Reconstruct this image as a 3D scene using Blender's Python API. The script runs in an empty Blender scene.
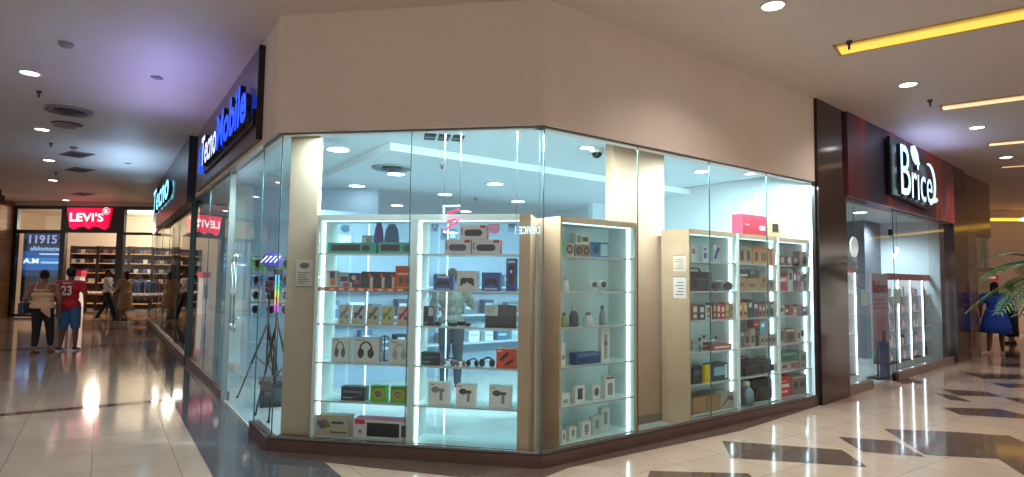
import bpy, bmesh, math, random
from mathutils import Vector, Matrix
random.seed(7)
S = bpy.context.scene
COL = S.collection
PI = math.pi

# ------------------------------------------------------------------ camera
FPX = 600.0
PITCH = math.atan(39.5/600); ROLL = 0.0133; CH = 1.6
cF = Vector((0, math.cos(PITCH), math.sin(PITCH)))
cU0 = Vector((0, -math.sin(PITCH), math.cos(PITCH)))
cX = Vector((1, 0, 0))
cR = cX*math.cos(ROLL) + cU0*math.sin(ROLL)
cU = -cX*math.sin(ROLL) + cU0*math.cos(ROLL)
cam = bpy.data.cameras.new('camera'); co = bpy.data.objects.new('camera', cam); COL.objects.link(co)
co.matrix_world = Matrix(((cR.x, cU.x, -cF.x, 0), (cR.y, cU.y, -cF.y, 0), (cR.z, cU.z, -cF.z, CH), (0, 0, 0, 1)))
cam.sensor_width = 36; cam.lens = 36*FPX/1024; cam.clip_end = 200; cam.clip_start = .05
S.camera = co

def ray(px, py):
    return cF + cR*((px-512)/FPX) + cU*((238.5-py)/FPX)
def on_z(px, py, z=0.0):
    d = ray(px, py); t = (z-CH)/d.z
    return Vector((d.x*t, d.y*t, z))

# ------------------------------------------------------------------ materials
def lin(c):
    c = c.lstrip('#'); v = [int(c[i:i+2], 16)/255 for i in (0, 2, 4)]
    return tuple(x/12.92 if x <= .04045 else ((x+.055)/1.055)**2.4 for x in v)
_mc = {}
def M(c, rough=.5, metal=0., emit=0., noise=0., scale=20.):
    k = (c, rough, metal, emit, noise, scale)
    if k in _mc: return _mc[k]
    m = bpy.data.materials.new('mat_'+c.strip('#')); m.use_nodes = True
    nt = m.node_tree; b = nt.nodes['Principled BSDF']
    col = lin(c)+(1,)
    b.inputs['Base Color'].default_value = col; b.inputs['Roughness'].default_value = rough
    b.inputs['Metallic'].default_value = metal
    if emit:
        b.inputs['Emission Color'].default_value = col; b.inputs['Emission Strength'].default_value = emit
    if noise:
        tc = nt.nodes.new('ShaderNodeTexCoord'); n = nt.nodes.new('ShaderNodeTexNoise'); n.inputs['Scale'].default_value = scale
        n.inputs['Detail'].default_value = 4
        r = nt.nodes.new('ShaderNodeValToRGB'); r.color_ramp.elements[0].position = .3; r.color_ramp.elements[1].position = .7
        r.color_ramp.elements[0].color = tuple(x*(1-noise) for x in col[:3])+(1,)
        r.color_ramp.elements[1].color = tuple(min(1, x*(1+noise)) for x in col[:3])+(1,)
        nt.links.new(tc.outputs['Object'], n.inputs['Vector']); nt.links.new(n.outputs['Fac'], r.inputs['Fac'])
        nt.links.new(r.outputs['Color'], b.inputs['Base Color'])
    _mc[k] = m
    return m
def glass_mat(name, tint, base=.07, gain=.9):
    m = bpy.data.materials.new(name); m.use_nodes = True; nt = m.node_tree; nt.nodes.clear()
    N = nt.nodes.new; out = N('ShaderNodeOutputMaterial'); mix = N('ShaderNodeMixShader'); tr = N('ShaderNodeBsdfTransparent')
    gl = N('ShaderNodeBsdfGlossy'); gl.inputs['Roughness'].default_value = 0.0; gl.inputs['Color'].default_value = (.95, 1, 1, 1)
    tr.inputs['Color'].default_value = tint+(1,)
    lw = N('ShaderNodeLayerWeight'); lw.inputs['Blend'].default_value = .5
    p = N('ShaderNodeMath'); p.operation = 'POWER'; p.inputs[1].default_value = 5
    q = N('ShaderNodeMath'); q.operation = 'MULTIPLY_ADD'; q.inputs[1].default_value = gain; q.inputs[2].default_value = base
    L = nt.links.new
    L(lw.outputs['Facing'], p.inputs[0]); L(p.outputs[0], q.inputs[0]); L(q.outputs[0], mix.inputs[0])
    L(tr.outputs[0], mix.inputs[1]); L(gl.outputs[0], mix.inputs[2]); L(mix.outputs[0], out.inputs['Surface'])
    return m
GLASS = glass_mat('shopfront_glass', (.86, .955, .945), .035, .75)
GLASS2 = glass_mat('shelf_glass', (.80, .93, .92), .03, .4)
GLASS3 = glass_mat('dark_shop_glass', (.55, .60, .60), .14)

def brickmat(name, c1, c2, mortar, w, h, msize=.004, rough=.1, rot=0., offset=0., coord='Object', noise=.05, loc=(0, 0, 0), bump=0):
    m = bpy.data.materials.new(name); m.use_nodes = True; nt = m.node_tree; b = nt.nodes['Principled BSDF']
    N = nt.nodes.new; L = nt.links.new
    tc = N('ShaderNodeTexCoord'); mp = N('ShaderNodeMapping'); mp.inputs['Rotation'].default_value = (0, 0, rot) if not isinstance(rot, tuple) else rot
    mp.inputs['Location'].default_value = loc
    br = N('ShaderNodeTexBrick'); br.offset = offset; br.squash = 1; br.inputs['Scale'].default_value = 1
    br.inputs['Color1'].default_value = lin(c1)+(1,); br.inputs['Color2'].default_value = lin(c2)+(1,); br.inputs['Mortar'].default_value = lin(mortar)+(1,)
    br.inputs['Brick Width'].default_value = w; br.inputs['Row Height'].default_value = h; br.inputs['Mortar Size'].default_value = msize
    br.inputs['Mortar Smooth'].default_value = .1
    L(tc.outputs[coord], mp.inputs['Vector']); L(mp.outputs['Vector'], br.inputs['Vector'])
    n = N('ShaderNodeTexNoise'); n.inputs['Scale'].default_value = 3; n.inputs['Detail'].default_value = 5
    L(tc.outputs[coord], n.inputs['Vector'])
    mx = N('ShaderNodeMix'); mx.data_type = 'RGBA'; mx.blend_type = 'MULTIPLY'; mx.inputs['Factor'].default_value = 1
    rp = N('ShaderNodeValToRGB'); rp.color_ramp.elements[0].color = (1-noise*3,)*3+(1,); rp.color_ramp.elements[1].color = (1, 1, 1, 1)
    rp.color_ramp.elements[0].position = .3; rp.color_ramp.elements[1].position = .6
    L(n.outputs['Fac'], rp.inputs['Fac']); L(br.outputs['Color'], mx.inputs['A']); L(rp.outputs['Color'], mx.inputs['B'])
    L(mx.outputs['Result'], b.inputs['Base Color']); b.inputs['Roughness'].default_value = rough
    return m

# ------------------------------------------------------------------ mesh builder
class MB:
    def __init__(s): s.bm = bmesh.new(); s.mats = []; s.T = Matrix()
    def mi(s, m):
        if m not in s.mats: s.mats.append(m)
        return s.mats.index(m)
    def _take(s, vs, m, smooth=False):
        i = s.mi(m)
        fs = {f for v in vs for f in v.link_faces}
        for f in fs: f.material_index = i; f.smooth = smooth
        for v in vs: v.co = s.T @ v.co
    def box(s, x0, x1, y0, y1, z0, z1, m, bev=0):
        r = bmesh.ops.create_cube(s.bm, size=1)
        for v in r['verts']:
            v.co = Vector(((x0+x1)/2+v.co.x*(x1-x0), (y0+y1)/2+v.co.y*(y1-y0), (z0+z1)/2+v.co.z*(z1-z0)))
        vs = r['verts']
        s._take(vs, m)
        if bev:
            es = {e for v in vs for e in v.link_edges}
            bmesh.ops.bevel(s.bm, geom=list(es), offset=bev, segments=2, affect='EDGES', profile=.7, material=-1)
        return s
    def cyl(s, p0, p1, r, m, r2=None, seg=12, smooth=True, cap=True):
        p0 = Vector(p0); p1 = Vector(p1); d = p1-p0
        r2 = r if r2 is None else r2
        g = bmesh.ops.create_cone(s.bm, cap_ends=cap, segments=seg, radius1=r, radius2=r2, depth=d.length)
        q = d.to_track_quat('Z', 'Y').to_matrix().to_4x4(); mt = Matrix.Translation((p0+p1)/2) @ q
        for v in g['verts']: v.co = mt @ v.co
        s._take(g['verts'], m, smooth)
        if smooth:
            for f in {f for v in g['verts'] for f in v.link_faces}:
                if len(f.verts) > 4: f.smooth = False
        return s
    def sph(s, c, r, m, seg=16, rot=None):
        if not isinstance(r, (tuple, list)): r = (r, r, r)
        g = bmesh.ops.create_uvsphere(s.bm, u_segments=seg, v_segments=max(6, seg//2), radius=1)
        for v in g['verts']:
            w = Vector((v.co.x*r[0], v.co.y*r[1], v.co.z*r[2]))
            if rot: w = rot @ w
            v.co = w+Vector(c)
        s._take(g['verts'], m, True); return s
    def poly(s, pts, m):
        vs = [s.bm.verts.new(s.T @ Vector(p)) for p in pts]
        f = s.bm.faces.new(vs); f.material_index = s.mi(m); return s
    def prism(s, pts, y0, y1, m):      # pts in xz, extruded along y
        a = [s.bm.verts.new(s.T @ Vector((x, y0, z))) for x, z in pts]; b = [s.bm.verts.new(s.T @ Vector((x, y1, z))) for x, z in pts]
        i = s.mi(m); n = len(pts)
        for f in [a, b[::-1]]+[[a[k], b[k], b[(k+1) % n], a[(k+1) % n]] for k in range(n)]:
            f = s.bm.faces.new(f); f.material_index = i
        return s
    def tube(s, pts, r, m, seg=8):
        for a, b in zip(pts, pts[1:]): s.cyl(a, b, r, m, seg=seg)
        for p in pts[1:-1]: s.sph(p, r, m, seg=8)
        return s
    def lathe(s, prof, m, c=(0, 0), seg=20, sx=1, sy=1):
        rings = []
        for r, z in prof:
            rings.append([s.bm.verts.new(s.T @ Vector((c[0]+sx*r*math.cos(2*PI*k/seg), c[1]+sy*r*math.sin(2*PI*k/seg), z))) for k in range(seg)])
        i = s.mi(m)
        for a, b in zip(rings, rings[1:]):
            for k in range(seg):
                f = s.bm.faces.new((a[k], a[(k+1) % seg], b[(k+1) % seg], b[k])); f.material_index = i; f.smooth = True
        for rg in (rings[0], rings[-1]):
            try: f = s.bm.faces.new(rg); f.material_index = i
            except Exception: pass
        return s
    def disc(s, x, y, z, r, m, d=.002, seg=20, sx=1, sz=1):   # flat disc facing -y
        return s.prism([(x+r*sx*math.cos(2*PI*k/seg), z+r*sz*math.sin(2*PI*k/seg)) for k in range(seg)], y, y-d, m)
    def build(s, name, parent=None, loc=None, rot=None, fix=True):
        me = bpy.data.meshes.new(name)
        if fix: bmesh.ops.recalc_face_normals(s.bm, faces=s.bm.faces)
        s.bm.to_mesh(me); s.bm.free()
        for m in s.mats: me.materials.append(m)
        o = bpy.data.objects.new(name, me); COL.objects.link(o)
        if parent: o.parent = parent
        if loc is not None: o.location = loc
        if rot is not None: o.rotation_euler = (0, 0, rot) if not isinstance(rot, tuple) else rot
        return o

def tag(o, label, cat, group=None, kind=None):
    o['label'] = label; o['category'] = cat
    if group: o['group'] = group
    if kind: o['kind'] = kind
    return o
def struct(o, label=None, cat=None):
    o['kind'] = 'structure'
    if label: o['label'] = label
    if cat: o['category'] = cat
    return o
def thing(name, label, cat, loc=(0, 0, 0), rot=0, group=None):
    o = bpy.data.objects.new(name, None); o.empty_display_size = .1; COL.objects.link(o)
    o.location = loc; o.rotation_euler = (0, 0, rot)
    return tag(o, label, cat, group)
def dup(root, loc, rot=0, label=None):
    r = root.copy(); COL.objects.link(r); r.location = loc; r.rotation_euler = (0, 0, rot)
    if label: r['label'] = label
    for ch in list(root.children):
        c = ch.copy(); COL.objects.link(c); c.parent = r
        for g in ch.children:
            d = g.copy(); COL.objects.link(d); d.parent = c
    return r

def text_obj(body, width, height, depth, m, name='lettering', parent=None, bold=.0, loc=(0, 0, 0), rot=(PI/2, 0, 0), shear=0, mirror=False):
    """letters in the local xz plane, front facing -y, lower-left corner at loc"""
    cu = bpy.data.curves.new(name, 'FONT'); cu.body = body; cu.size = 1; cu.extrude = .5; cu.offset = bold; cu.shear = shear
    cu.resolution_u = 4
    t = bpy.data.objects.new('tmp', cu); COL.objects.link(t)
    bpy.context.view_layer.update()
    dg = bpy.context.evaluated_depsgraph_get()
    me = bpy.data.meshes.new_from_object(t.evaluated_get(dg)); bpy.data.objects.remove(t)
    xs = [v.co.x for v in me.vertices]; ys = [v.co.y for v in me.vertices]
    x0, x1, y0, y1 = min(xs), max(xs), min(ys), max(ys)
    for v in me.vertices:
        fx = (v.co.x-x0)/(x1-x0)
        if mirror: fx = 1-fx
        v.co = Vector((fx*width, (v.co.y-y0)/(y1-y0)*height, v.co.z*depth))
    for v in me.vertices:
        x, y, z = v.co; v.co = Vector((x, -z, y))
    me.materials.clear(); me.materials.append(m); me.materials.append(M('#1a2030', .4) if depth > .02 else m)
    me.update()
    for p in me.polygons: p.material_index = 0 if abs(p.normal.y) > .5 else 1
    o = bpy.data.objects.new(name, me); COL.objects.link(o); o.location = loc
    if parent: o.parent = parent
    return o

# ------------------------------------------------------------------ wall frames: x runs right, y runs into the shop, z up
class Frame:
    def __init__(s, a, b):
        s.o = Vector((a[0], a[1], 0)); d = Vector((b[0]-a[0], b[1]-a[1], 0)); s.L = d.length; s.d = d/s.L
        s.n = Vector((-s.d.y, s.d.x, 0)); s.rot = math.atan2(s.d.y, s.d.x)
    def p(s, u, v=0, z=0): return s.o+s.d*u+s.n*v+Vector((0, 0, z))
    def hit(s, px, py, v=0.):
        d = ray(px, py); e = s.o+s.n*v
        t = e.dot(s.n)/d.dot(s.n); q = d*t
        return (q-e).dot(s.d), CH+d.z*t, t
    def u(s, px, v=0., py=280): return s.hit(px, py, v)[0]
CL = (-2.22, 5.58); CR = (.27, 5.16); RE = (4.04, 7.95); BE = (9.44, 12.70)
FA = Frame(CL, CR); FB = Frame(CR, RE)
TF = 14.6
FL = Frame((CL[0]-.68*TF, CL[1]+TF), CL)       # left facade: far end -> corner
FR = Frame(RE, BE)
FV = Frame((-17.6, 21.2), (-12.0, 21.0))       # jeans shop across the end of the hall
GT = 2.94; PZ = .115; CZ = 4.07

# ------------------------------------------------------------------ floor and ceilings
LROT = math.atan2(1, -.68)
cream = brickmat('cream_glossy_tiles', '#b09684', '#a98f7d', '#77655a', .6, .6, .003, .09, rot=-LROT, noise=.03)
darkt = brickmat('dark_brown_tiles', '#5e4a42', '#56443c', '#352a26', .6, .6, .003, .07, rot=-LROT, noise=.04)
greyt = brickmat('charcoal_tiles', '#565052', '#4e494c', '#2c2a2c', .6, .6, .003, .06, rot=-LROT, noise=.04)
white_tile = brickmat('white_shop_tiles', '#a8b2b0', '#a0aaa8', '#7a8686', .6, .6, .003, .25, rot=-LROT, noise=.03)
fb = MB()
fb.poly([(-40, -14, 0), (40, -14, 0), (40, 40, 0), (-40, 40, 0)], cream)
def inlay(pts, m, z=.002):
    fb.poly([tuple(on_z(x, y))[:2]+(z,) for x, y in pts], m)
def world_poly(pts, m, z): fb.poly([(p.x, p.y, z) for p in pts], m)
# left hall: charcoal border along the shopfront, between two lines running down the hall
e0 = on_z(213, 477); e1 = on_z(176, 412)
dl = (FL.o-FL.p(FL.L)).normalized()
wv = (e0-FL.p(FL.L)).dot(FL.n)
world_poly([FL.p(0, wv), FL.p(FL.L+3.5, wv), FL.p(FL.L+3.5, .35), FL.p(FL.L, .35), FL.p(FL.L, .02), FL.p(0, .02)], greyt, .002)
# cross bands in the left hall
for (ya, yb, w) in ((413, 401, .17), (346.5, 344, .3), (329, 328, .3)):
    a = on_z(0, ya); b = on_z(140, yb+(0 if ya < 400 else 1.5)); n = FL.n
    v0 = wv-14; uu = (b-FL.o).dot(FL.d)
    world_poly([FL.p(uu-w/2, v0), FL.p(uu+w/2, v0), FL.p(uu+w/2, wv), FL.p(uu-w/2, wv)], darkt, .002)
# dark edging in front of the corner and right shopfront
inlay([(273, 446), (543, 465), (545, 477), (460, 477), (374, 468), (281, 457)], darkt, .003)
inlay([(543, 465), (700, 431), (816, 403.5), (818, 406), (740, 431), (634, 453.5), (568, 468), (545, 477)], darkt, .0025)
for P in ([(722, 441), (842, 450), (867, 467), (731, 458)], [(838, 437), (895, 441), (925, 457), (863, 452)],
          [(884, 429), (955, 432), (1010, 436), (1040, 449), (1040, 486), (998, 459), (925, 455)],
          [(941, 389), (987, 392), (1002, 397), (958, 395.5)], [(941, 407.5), (998, 409), (1030, 416), (1032, 419), (961, 415)],
          [(964, 373), (1018, 374.5), (1040, 379), (984, 379)], [(990, 383), (1026, 384.5), (1040, 388), (1007, 387.5)],
          [(990, 363.5), (1040, 363.5), (1045, 368), (1004, 367)], [(936, 393), (955, 396), (972, 402), (950, 400)],
          [(1003, 397.5), (1045, 399), (1060, 405), (1024, 404)], [(650, 471), (748, 473.5), (775, 500), (640, 500)],
          [(975, 354), (1010, 354), (1022, 357), (985, 357)], [(884, 377), (900, 376), (925, 383), (903, 384)],
          [(1060, 430), (1200, 430), (1260, 450), (1090, 448)], [(1080, 392), (1200, 394), (1230, 404), (1110, 402)]):
    inlay(P, darkt)
floor = struct(fb.build('floor', fix=False), 'glossy cream tiled mall floor with dark brown inlaid bands', 'floor')

ceilm = M('#e2d6ce', .55, noise=.02, scale=2)
struct(MB().box(-40, 40, -14, 40, CZ, CZ+.1, ceilm).build('ceiling'), 'plain matt mall ceiling with recessed lights', 'ceiling')
# far enclosure of the hall
wallm = M('#e3d5ca', .75, noise=.03, scale=1.5)
bandm = M('#d0b9a5', .7, noise=.03, scale=2)

# ------------------------------------------------------------------ Tecno shop shell
def wallbox(F, u0, u1, v0, v1, z0, z1, m, name, **k):
    return struct(MB().box(u0, u1, v0, v1, z0, z1, m).build(name, loc=F.o, rot=F.rot), **k)
wallbox(FA, -.03, FA.L+.0, 0, .18, GT, CZ, wallm, 'wall_front')
wallbox(FB, 0, FB.L, 0, .18, GT, CZ, wallm, 'wall_right')
wallbox(FL, FL.u(185, 0, 360)-.1, FL.L, 0, .18, GT+.02, CZ, wallm, 'wall_left')
plm = M('#5b453f', .35, noise=.1, scale=8); plt = M('#3d2f2b', .4)
def plinth(F, u0, u1, name):
    mb = MB().box(u0, u1, -.0, .10, 0, PZ, plm).box(u0, u1, .0, .012, PZ-.012, PZ+.001, plt)
    return struct(mb.build(name, loc=F.o, rot=F.rot))
plinth(FA, -.0, FA.L, 'trim_1'); plinth(FB, 0, FB.L-.02, 'trim_2')
uD0 = FL.u(221, 0, 390); uD1 = FL.u(249, 0, 420); uF0 = FL.u(185, 0, 360)
plinth(FL, uD1, FL.L, 'trim_3'); plinth(FL, uF0-.2, uD0, 'trim_4')
chrome = M('#b9c0c2', .2, 1.); dark_metal = M('#23282a', .35, .6); edge = M('#3f605e', .2)
nwin = [0]
def pane(F, u0, u1, z0=PZ, z1=GT, v=.04, g=GLASS, seamL=True, seamR=False, label=None):
    nwin[0] += 1
    o = MB().poly([(u0, v, z0), (u1, v, z0), (u1, v, z1), (u0, v, z1)], g).build('window_%d' % nwin[0], loc=F.o, rot=F.rot, fix=False)
    struct(o)
    mb = MB()
    if seamL: mb.box(u0-.0035, u0+.0035, v-.006, v+.006, z0, z1, edge)
    if seamR: mb.box(u1-.005, u1+.005, v-.006, v+.006, z0, z1, edge)
    mb.box(u0, u1, v-.015, v+.015, z1-.018, z1, M('#6a6560', .4)); mb.box(u0, u1, v-.012, v+.012, z0, z0+.014, chrome)
    mb.build('window_seam', parent=o)
    return o
m1 = FA.u(408.5, .04)
pane(FA, 0.03, m1); pane(FA, m1, FA.L-.02)
us = [.03]+[FB.u(x, .04) for x in (637.7, 710, 767.6)]+[FB.L-.05]
for a, b in zip(us, us[1:]): pane(FB, a, b, seamL=True)
pane(FL, uD1+.02, FL.L-.03, seamL=True)
um = (uF0+uD0)/2
GLASS4 = glass_mat('entrance_side_glass', (.62, .76, .76), .10)
pane(FL, uF0, um, g=GLASS4); pane(FL, um, uD0, seamR=True, g=GLASS4)
# transom over the doors
wallbox(FL, uD0-.05, uD0+.01, .0, .07, 0, GT, M('#8a9494', .3, .7), 'trim_6')
wallbox(FB, FB.L-.035, FB.L-.0, -.01, .03, 0, GT, M('#2a2322', .4), 'trim_7')
# glass doors
def door(u0, u1, hu, n):
    o = MB().poly([(u0, .04, .02), (u1, .04, .02), (u1, .04, GT-.02), (u0, .04, GT-.02)], GLASS).build('door_%d' % n, loc=FL.o, rot=FL.rot, fix=False)
    struct(o, 'frameless glass shop door with a long chrome pull handle', 'door')
    mb = MB()
    for v in (-.01, ):
        mb.tube([(hu, v-.03, .95), (hu, v-.045, 1.05), (hu, v-.045, 1.75), (hu, v-.03, 1.85)], .014, chrome)
        mb.cyl((hu, v-.045, 1.1), (hu, .05, 1.1), .009, chrome).cyl((hu, v-.045, 1.7), (hu, .05, 1.7), .009, chrome)
    mb.build('door_handle', parent=o)
    MB().box(u0, u1, .035, .045, .008, .025, M('#c8d0d0', .4)).box(u0, u1, .03, .05, GT-.05, GT-.02, chrome).build('door_rail', parent=o)
ud = (uD0+uD1)/2
door(uD0+.02, ud-.006, ud-.1, 1); door(ud+.006, uD1-.02, ud+.1, 2)

# interior shell
iceil_glow = M('#d4e4ea', .6, emit=.13); iwall = M('#dbe6ea', .6); iwall2 = M('#c3cfd6', .6)  # shop ceiling gets a faint added glow to look brighter, not a lamp
Rb = FB.p(FB.L, .18); VB = 8.6
back0 = FB.p(-7.5, VB); back1 = FB.p(FB.L, VB)
def prism_z(pts, z0, z1, m, name, **k):
    mb = MB(); n = len(pts)
    a = [mb.bm.verts.new((p[0], p[1], z0)) for p in pts]; b = [mb.bm.verts.new((p[0], p[1], z1)) for p in pts]; i = mb.mi(m)
    for f in [a[::-1], b]+[[a[j], a[(j+1) % n], b[(j+1) % n], b[j]] for j in range(n)]:
        mb.bm.faces.new(f).material_index = i
    return struct(mb.build(name), **k)
fl_meet = None
for k in range(400):     # where the back wall meets the left facade
    q = FL.p(k*.04, .18)
    if (q-FB.o).dot(FB.n) < VB: fl_meet = q; break
# higher soffit ring next to the glass (z 3.1) and lower inner ceiling (z 3.0)
prism_z([FL.p(FL.L, .17), FA.p(FA.L, .17), FB.p(FB.L, .17), back1, fl_meet], 3.1, 3.2, iceil_glow, 'ceiling_shop')
ic = on_z(390, 150, 3.0)
il = (FL.o-FL.p(FL.L)).normalized(); 
prism_z([ic, ic+FB.d*6.2, ic+FB.d*6.2+FB.n*8.2, ic+il*7.3], 3.0, 3.09, iceil_glow, 'ceiling_lowered')
ub_ = (fl_meet-FB.o).dot(FB.d)
wallbox(FB, ub_, FB.L, VB, VB+.1, 0, 3.15, iwall, 'wall_back')
prism_z([FB.p(FB.L+.14, .08), FB.p(FB.L+.2, .08), FB.p(FB.L+.2, VB), FB.p(FB.L+.14, VB)], 0, 4.0, iwall, 'wall_partition')
# shop floor
mb = MB(); pts = [FL.p(FL.L, .1), FA.p(FA.L, .1), FB.p(FB.L, .1), back1, fl_meet]
mb.poly([(p.x, p.y, .006) for p in [FL.p(FL.L, .0), FA.p(.0, .1), FA.p(FA.L, .1), FB.p(FB.L, .1), back1, fl_meet]], white_tile)
struct(mb.build('floor_shop', fix=False))
# blue-grey partition with posters deep in the shop
MIDV = 4.6
u0 = FB.u(300, MIDV); u1 = FB.u(560, MIDV)
wallbox(FB, u0, u1, MIDV, MIDV+.12, 0, 2.55, M('#8fa9c2', .6), 'wall_middle')
# columns
colm = M('#c2ad98', .6, noise=.04, scale=3)
def column(F, u0, u1, v0, v1, z1, label, m=colm):
    o = struct(MB().box(u0, u1, v0, v1, 0, z1, m, bev=.008).build('trim_column', loc=F.o, rot=F.rot), label, 'column')
    MB().box(u0-.01, u1+.01, v0-.01, v1+.01, .006, .1, M('#8f7b68', .5)).build('column_base', parent=o)
    return o
uc0 = FA.u(287, .22); uc1 = FA.u(316, .22)
column(FA, uc0, uc1, .2, .27, 3.1, 'beige square column just behind the left corner glass')
uc2 = FB.u(613, .58); uc3 = FB.u(664.5, .58)
column(FB, uc2, uc3, .58, .70, 3.1, 'broad beige column behind the narrow lit cabinet', m=M('#b09178', .6, noise=.04, scale=3))

# ------------------------------------------------------------------ display cabinets
panel = M('#b5977c', .45, noise=.06, scale=6); whitep = M('#dbe6e4', .4); led = M('#dff8ff', .5, emit=5.0); led_dim = M('#dff8ff', .5, emit=1.6); alu = M('#aeb6b6', .3, .8)
ZS = [.115, .45, .80, 1.155, 1.48, 1.81]; ZT = 2.17
def cabinet(F, u0, u1, v0, dep, label, left=whitep, right=whitep, lt=.03, rt=.03, back='glass', leds=(0,), frontm=None, base=True):
    t = thing('display_cabinet', label, 'cabinet', F.p(u0, v0, 0), F.rot)
    w = u1-u0
    MB().box(0, lt, 0, dep, 0, ZT, left).box(lt, lt+.0015, .004, dep-.02, PZ, ZT-.05, whitep).build('side_panel', t)
    MB().box(w-rt, w, 0, dep, 0, ZT, right).box(w-rt-.0015, w-rt, .004, dep-.02, PZ, ZT-.05, whitep).build('side_panel', t)
    MB().box(lt, w-rt, 0, dep, ZT-.05, ZT, whitep).box(lt, w-rt, -.002, .004, ZT-.05, ZT, panel if back != 'glass' else whitep).build('top_panel', t)
    MB().box(lt, w-rt, 0, dep, 0, PZ-.012, whitep).build('base', t)
    bp = MB()
    if back == 'glass': bp.poly([(lt, dep-.01, PZ), (w-rt, dep-.01, PZ), (w-rt, dep-.01, ZT-.05), (lt, dep-.01, ZT-.05)], GLASS2)
    else: bp.box(lt, w-rt, dep-.02, dep, PZ, ZT-.05, back)
    bp.build('back_panel', t)
    for z in ZS:
        sm = MB().box(lt, w-rt, .008, dep-.03, z-.012, z, M('#cfe6e4', .15)).box(lt, w-rt, .0, .008, z-.013, z+.001, alu)
        sm.build('shelf', t)
    for k in leds:      # vertical led strips: 0 left side, 1 right side, else their reflection in the back, built as a glowing strip
        if k == 0: x0, y0 = lt+.002, .07
        elif k == 1: x0, y0 = w-rt-.020, .07
        else: x0, y0 = lt+(w-lt-rt)*k, dep-.04
        MB().box(x0, x0+(.018 if k in (0, 1) else .006), y0, y0+.018, PZ, ZT-.055, led if k in (0, 1) else led_dim).build('led_strip', t)
    MB().box(lt, w-rt, .05, .07, ZT-.06, ZT-.051, led_dim).build('led_strip', t)
    return t
V0 = .12; DEP = .38
A0, A1, A2, A3 = FA.u(315, V0), FA.u(413, V0), FA.u(530, V0), 0
cabinet(FA, A0, A1, V0, DEP, 'white lit cabinet at the left, holding headphone boxes and teal boxes', leds=(0, .38))
cabinet(FA, A1, A2, V0, DEP, 'white lit cabinet in the middle with speaker and controller boxes', right=panel, rt=.10, leds=(0, .2))
B0, B1 = FB.u(560, V0), FB.u(638, V0)
lightback = M('#cfe3e2', .3)
cabinet(FB, B0, B1, V0, DEP, 'narrow lit cabinet right of the corner with beige sides and small gadgets', left=panel, right=panel, lt=.02, rt=.05, back=lightback, leds=(1, .3))
C0, C1, C2, C3 = FB.u(689, V0+.04), FB.u(738, V0+.04), FB.u(778.5, V0+.04), FB.u(811.5, V0+.04)
cabinet(FB, C0, C1, V0+.04, DEP, 'lit cabinet left of the right run, black bags and a drone inside', left=panel, lt=.02, back=lightback, leds=(1,))
cabinet(FB, C1, C2, V0+.04, DEP, 'lit cabinet in the middle of the right run, tan boxes on top shelf', back=lightback, leds=(1,))
cabinet(FB, C2, C3, V0+.04, DEP, 'lit cabinet at the right end beside the dark stone pillar', back=lightback, leds=(1,))

# ------------------------------------------------------------------ products
CROPS = dict(a=(310, 205, 3.816), b=(310, 325, 3.816), c=(410, 205, 3.67), d=(410, 330, 3.67), e=(530, 200, 3.667), f=(530, 320, 3.667), g=(670, 205, 3.975), h=(670, 310, 3.975))
def frac(w, h, r): return r[0]*w, r[1]*w, r[2]*h, r[3]*h
def art(mb, w, h, spec):
    for a in spec:
        k = a[0]; c = M(a[1], .4); y = -.0012
        if k == 'r':      # rectangle x0 x1 z0 z1 (fractions)
            mb.box(a[2]*w, a[3]*w, y-.0005, 0, a[4]*h, a[5]*h, c)
        elif k == 'o':    # ellipse cx cz rx rz
            mb.disc(a[2]*w, 0, a[3]*h, 1, c, .0022, 18, a[4]*w, a[5]*h)
        elif k == 'arc':  # arc cx cz rx rz thickness
            cx, cz, rx, rz, th = a[2]*w, a[3]*h, a[4]*w, a[5]*h, a[6]*w
            n = 12
            for i in range(n):
                t0, t1 = PI*i/n, PI*(i+1)/n
                mb.prism([(cx+rx*math.cos(t0), cz+rz*math.sin(t0)), (cx+(rx+th)*math.cos(t0), cz+(rz+th)*math.sin(t0)),
                          (cx+(rx+th)*math.cos(t1), cz+(rz+th)*math.sin(t1)), (cx+rx*math.cos(t1), cz+rz*math.sin(t1))], 0, -.0024, c)
        elif k == 'l':    # slanted line x0 z0 x1 z1 width
            x0, z0, x1, z1 = a[2]*w, a[3]*h, a[4]*w, a[5]*h; d = Vector((x1-x0, z1-z0)).normalized()*(a[6]*w/2); n = (-d.y, d.x)
            mb.prism([(x0+n[0], z0+n[1]), (x1+n[0], z1+n[1]), (x1-n[0], z1-n[1]), (x0-n[0], z0-n[1])], 0, -.002, c)
def lines(c, n=5, x0=.1, x1=.5, z0=.12, z1=.4):
    return [('r', c, x0, x0+(x1-x0)*(.6+.4*((i*7) % 5)/4), z0+(z1-z0)*i/n, z0+(z1-z0)*(i+.45)/n) for i in range(n)]
HEAD = lambda c: [('arc', c, .5, .5, .2, .3, .06), ('o', c, .31, .38, .12, .2), ('o', c, .69, .38, .12, .2), ('r', '#9aa0a4', .1, .45, .88, .93)]
SPK = lambda c: [('o', c, .28, .45, .12, .22), ('o', c, .72, .45, .12, .22), ('r', c, .28, .72, .23, .67), ('r', '#d03040', .76, .97, .78, .97), ('r', '#8a8f98', .04, .1, .3, .8)]
PAD = lambda c: [('o', c, .33, .5, .17, .16), ('o', c, .67, .5, .17, .16), ('r', c, .33, .67, .45, .64), ('l', c, .25, .5, .2, .25, .12), ('l', c, .75, .5, .8, .25, .12)]
DRY = lambda c: [('o', c, .36, .68, .2, .14), ('r', c, .4, .8, .6, .74), ('r', '#888d90', .58, .72, .2, .62), ('r', '#b54646', .08, .3, .9, .94)]
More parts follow.
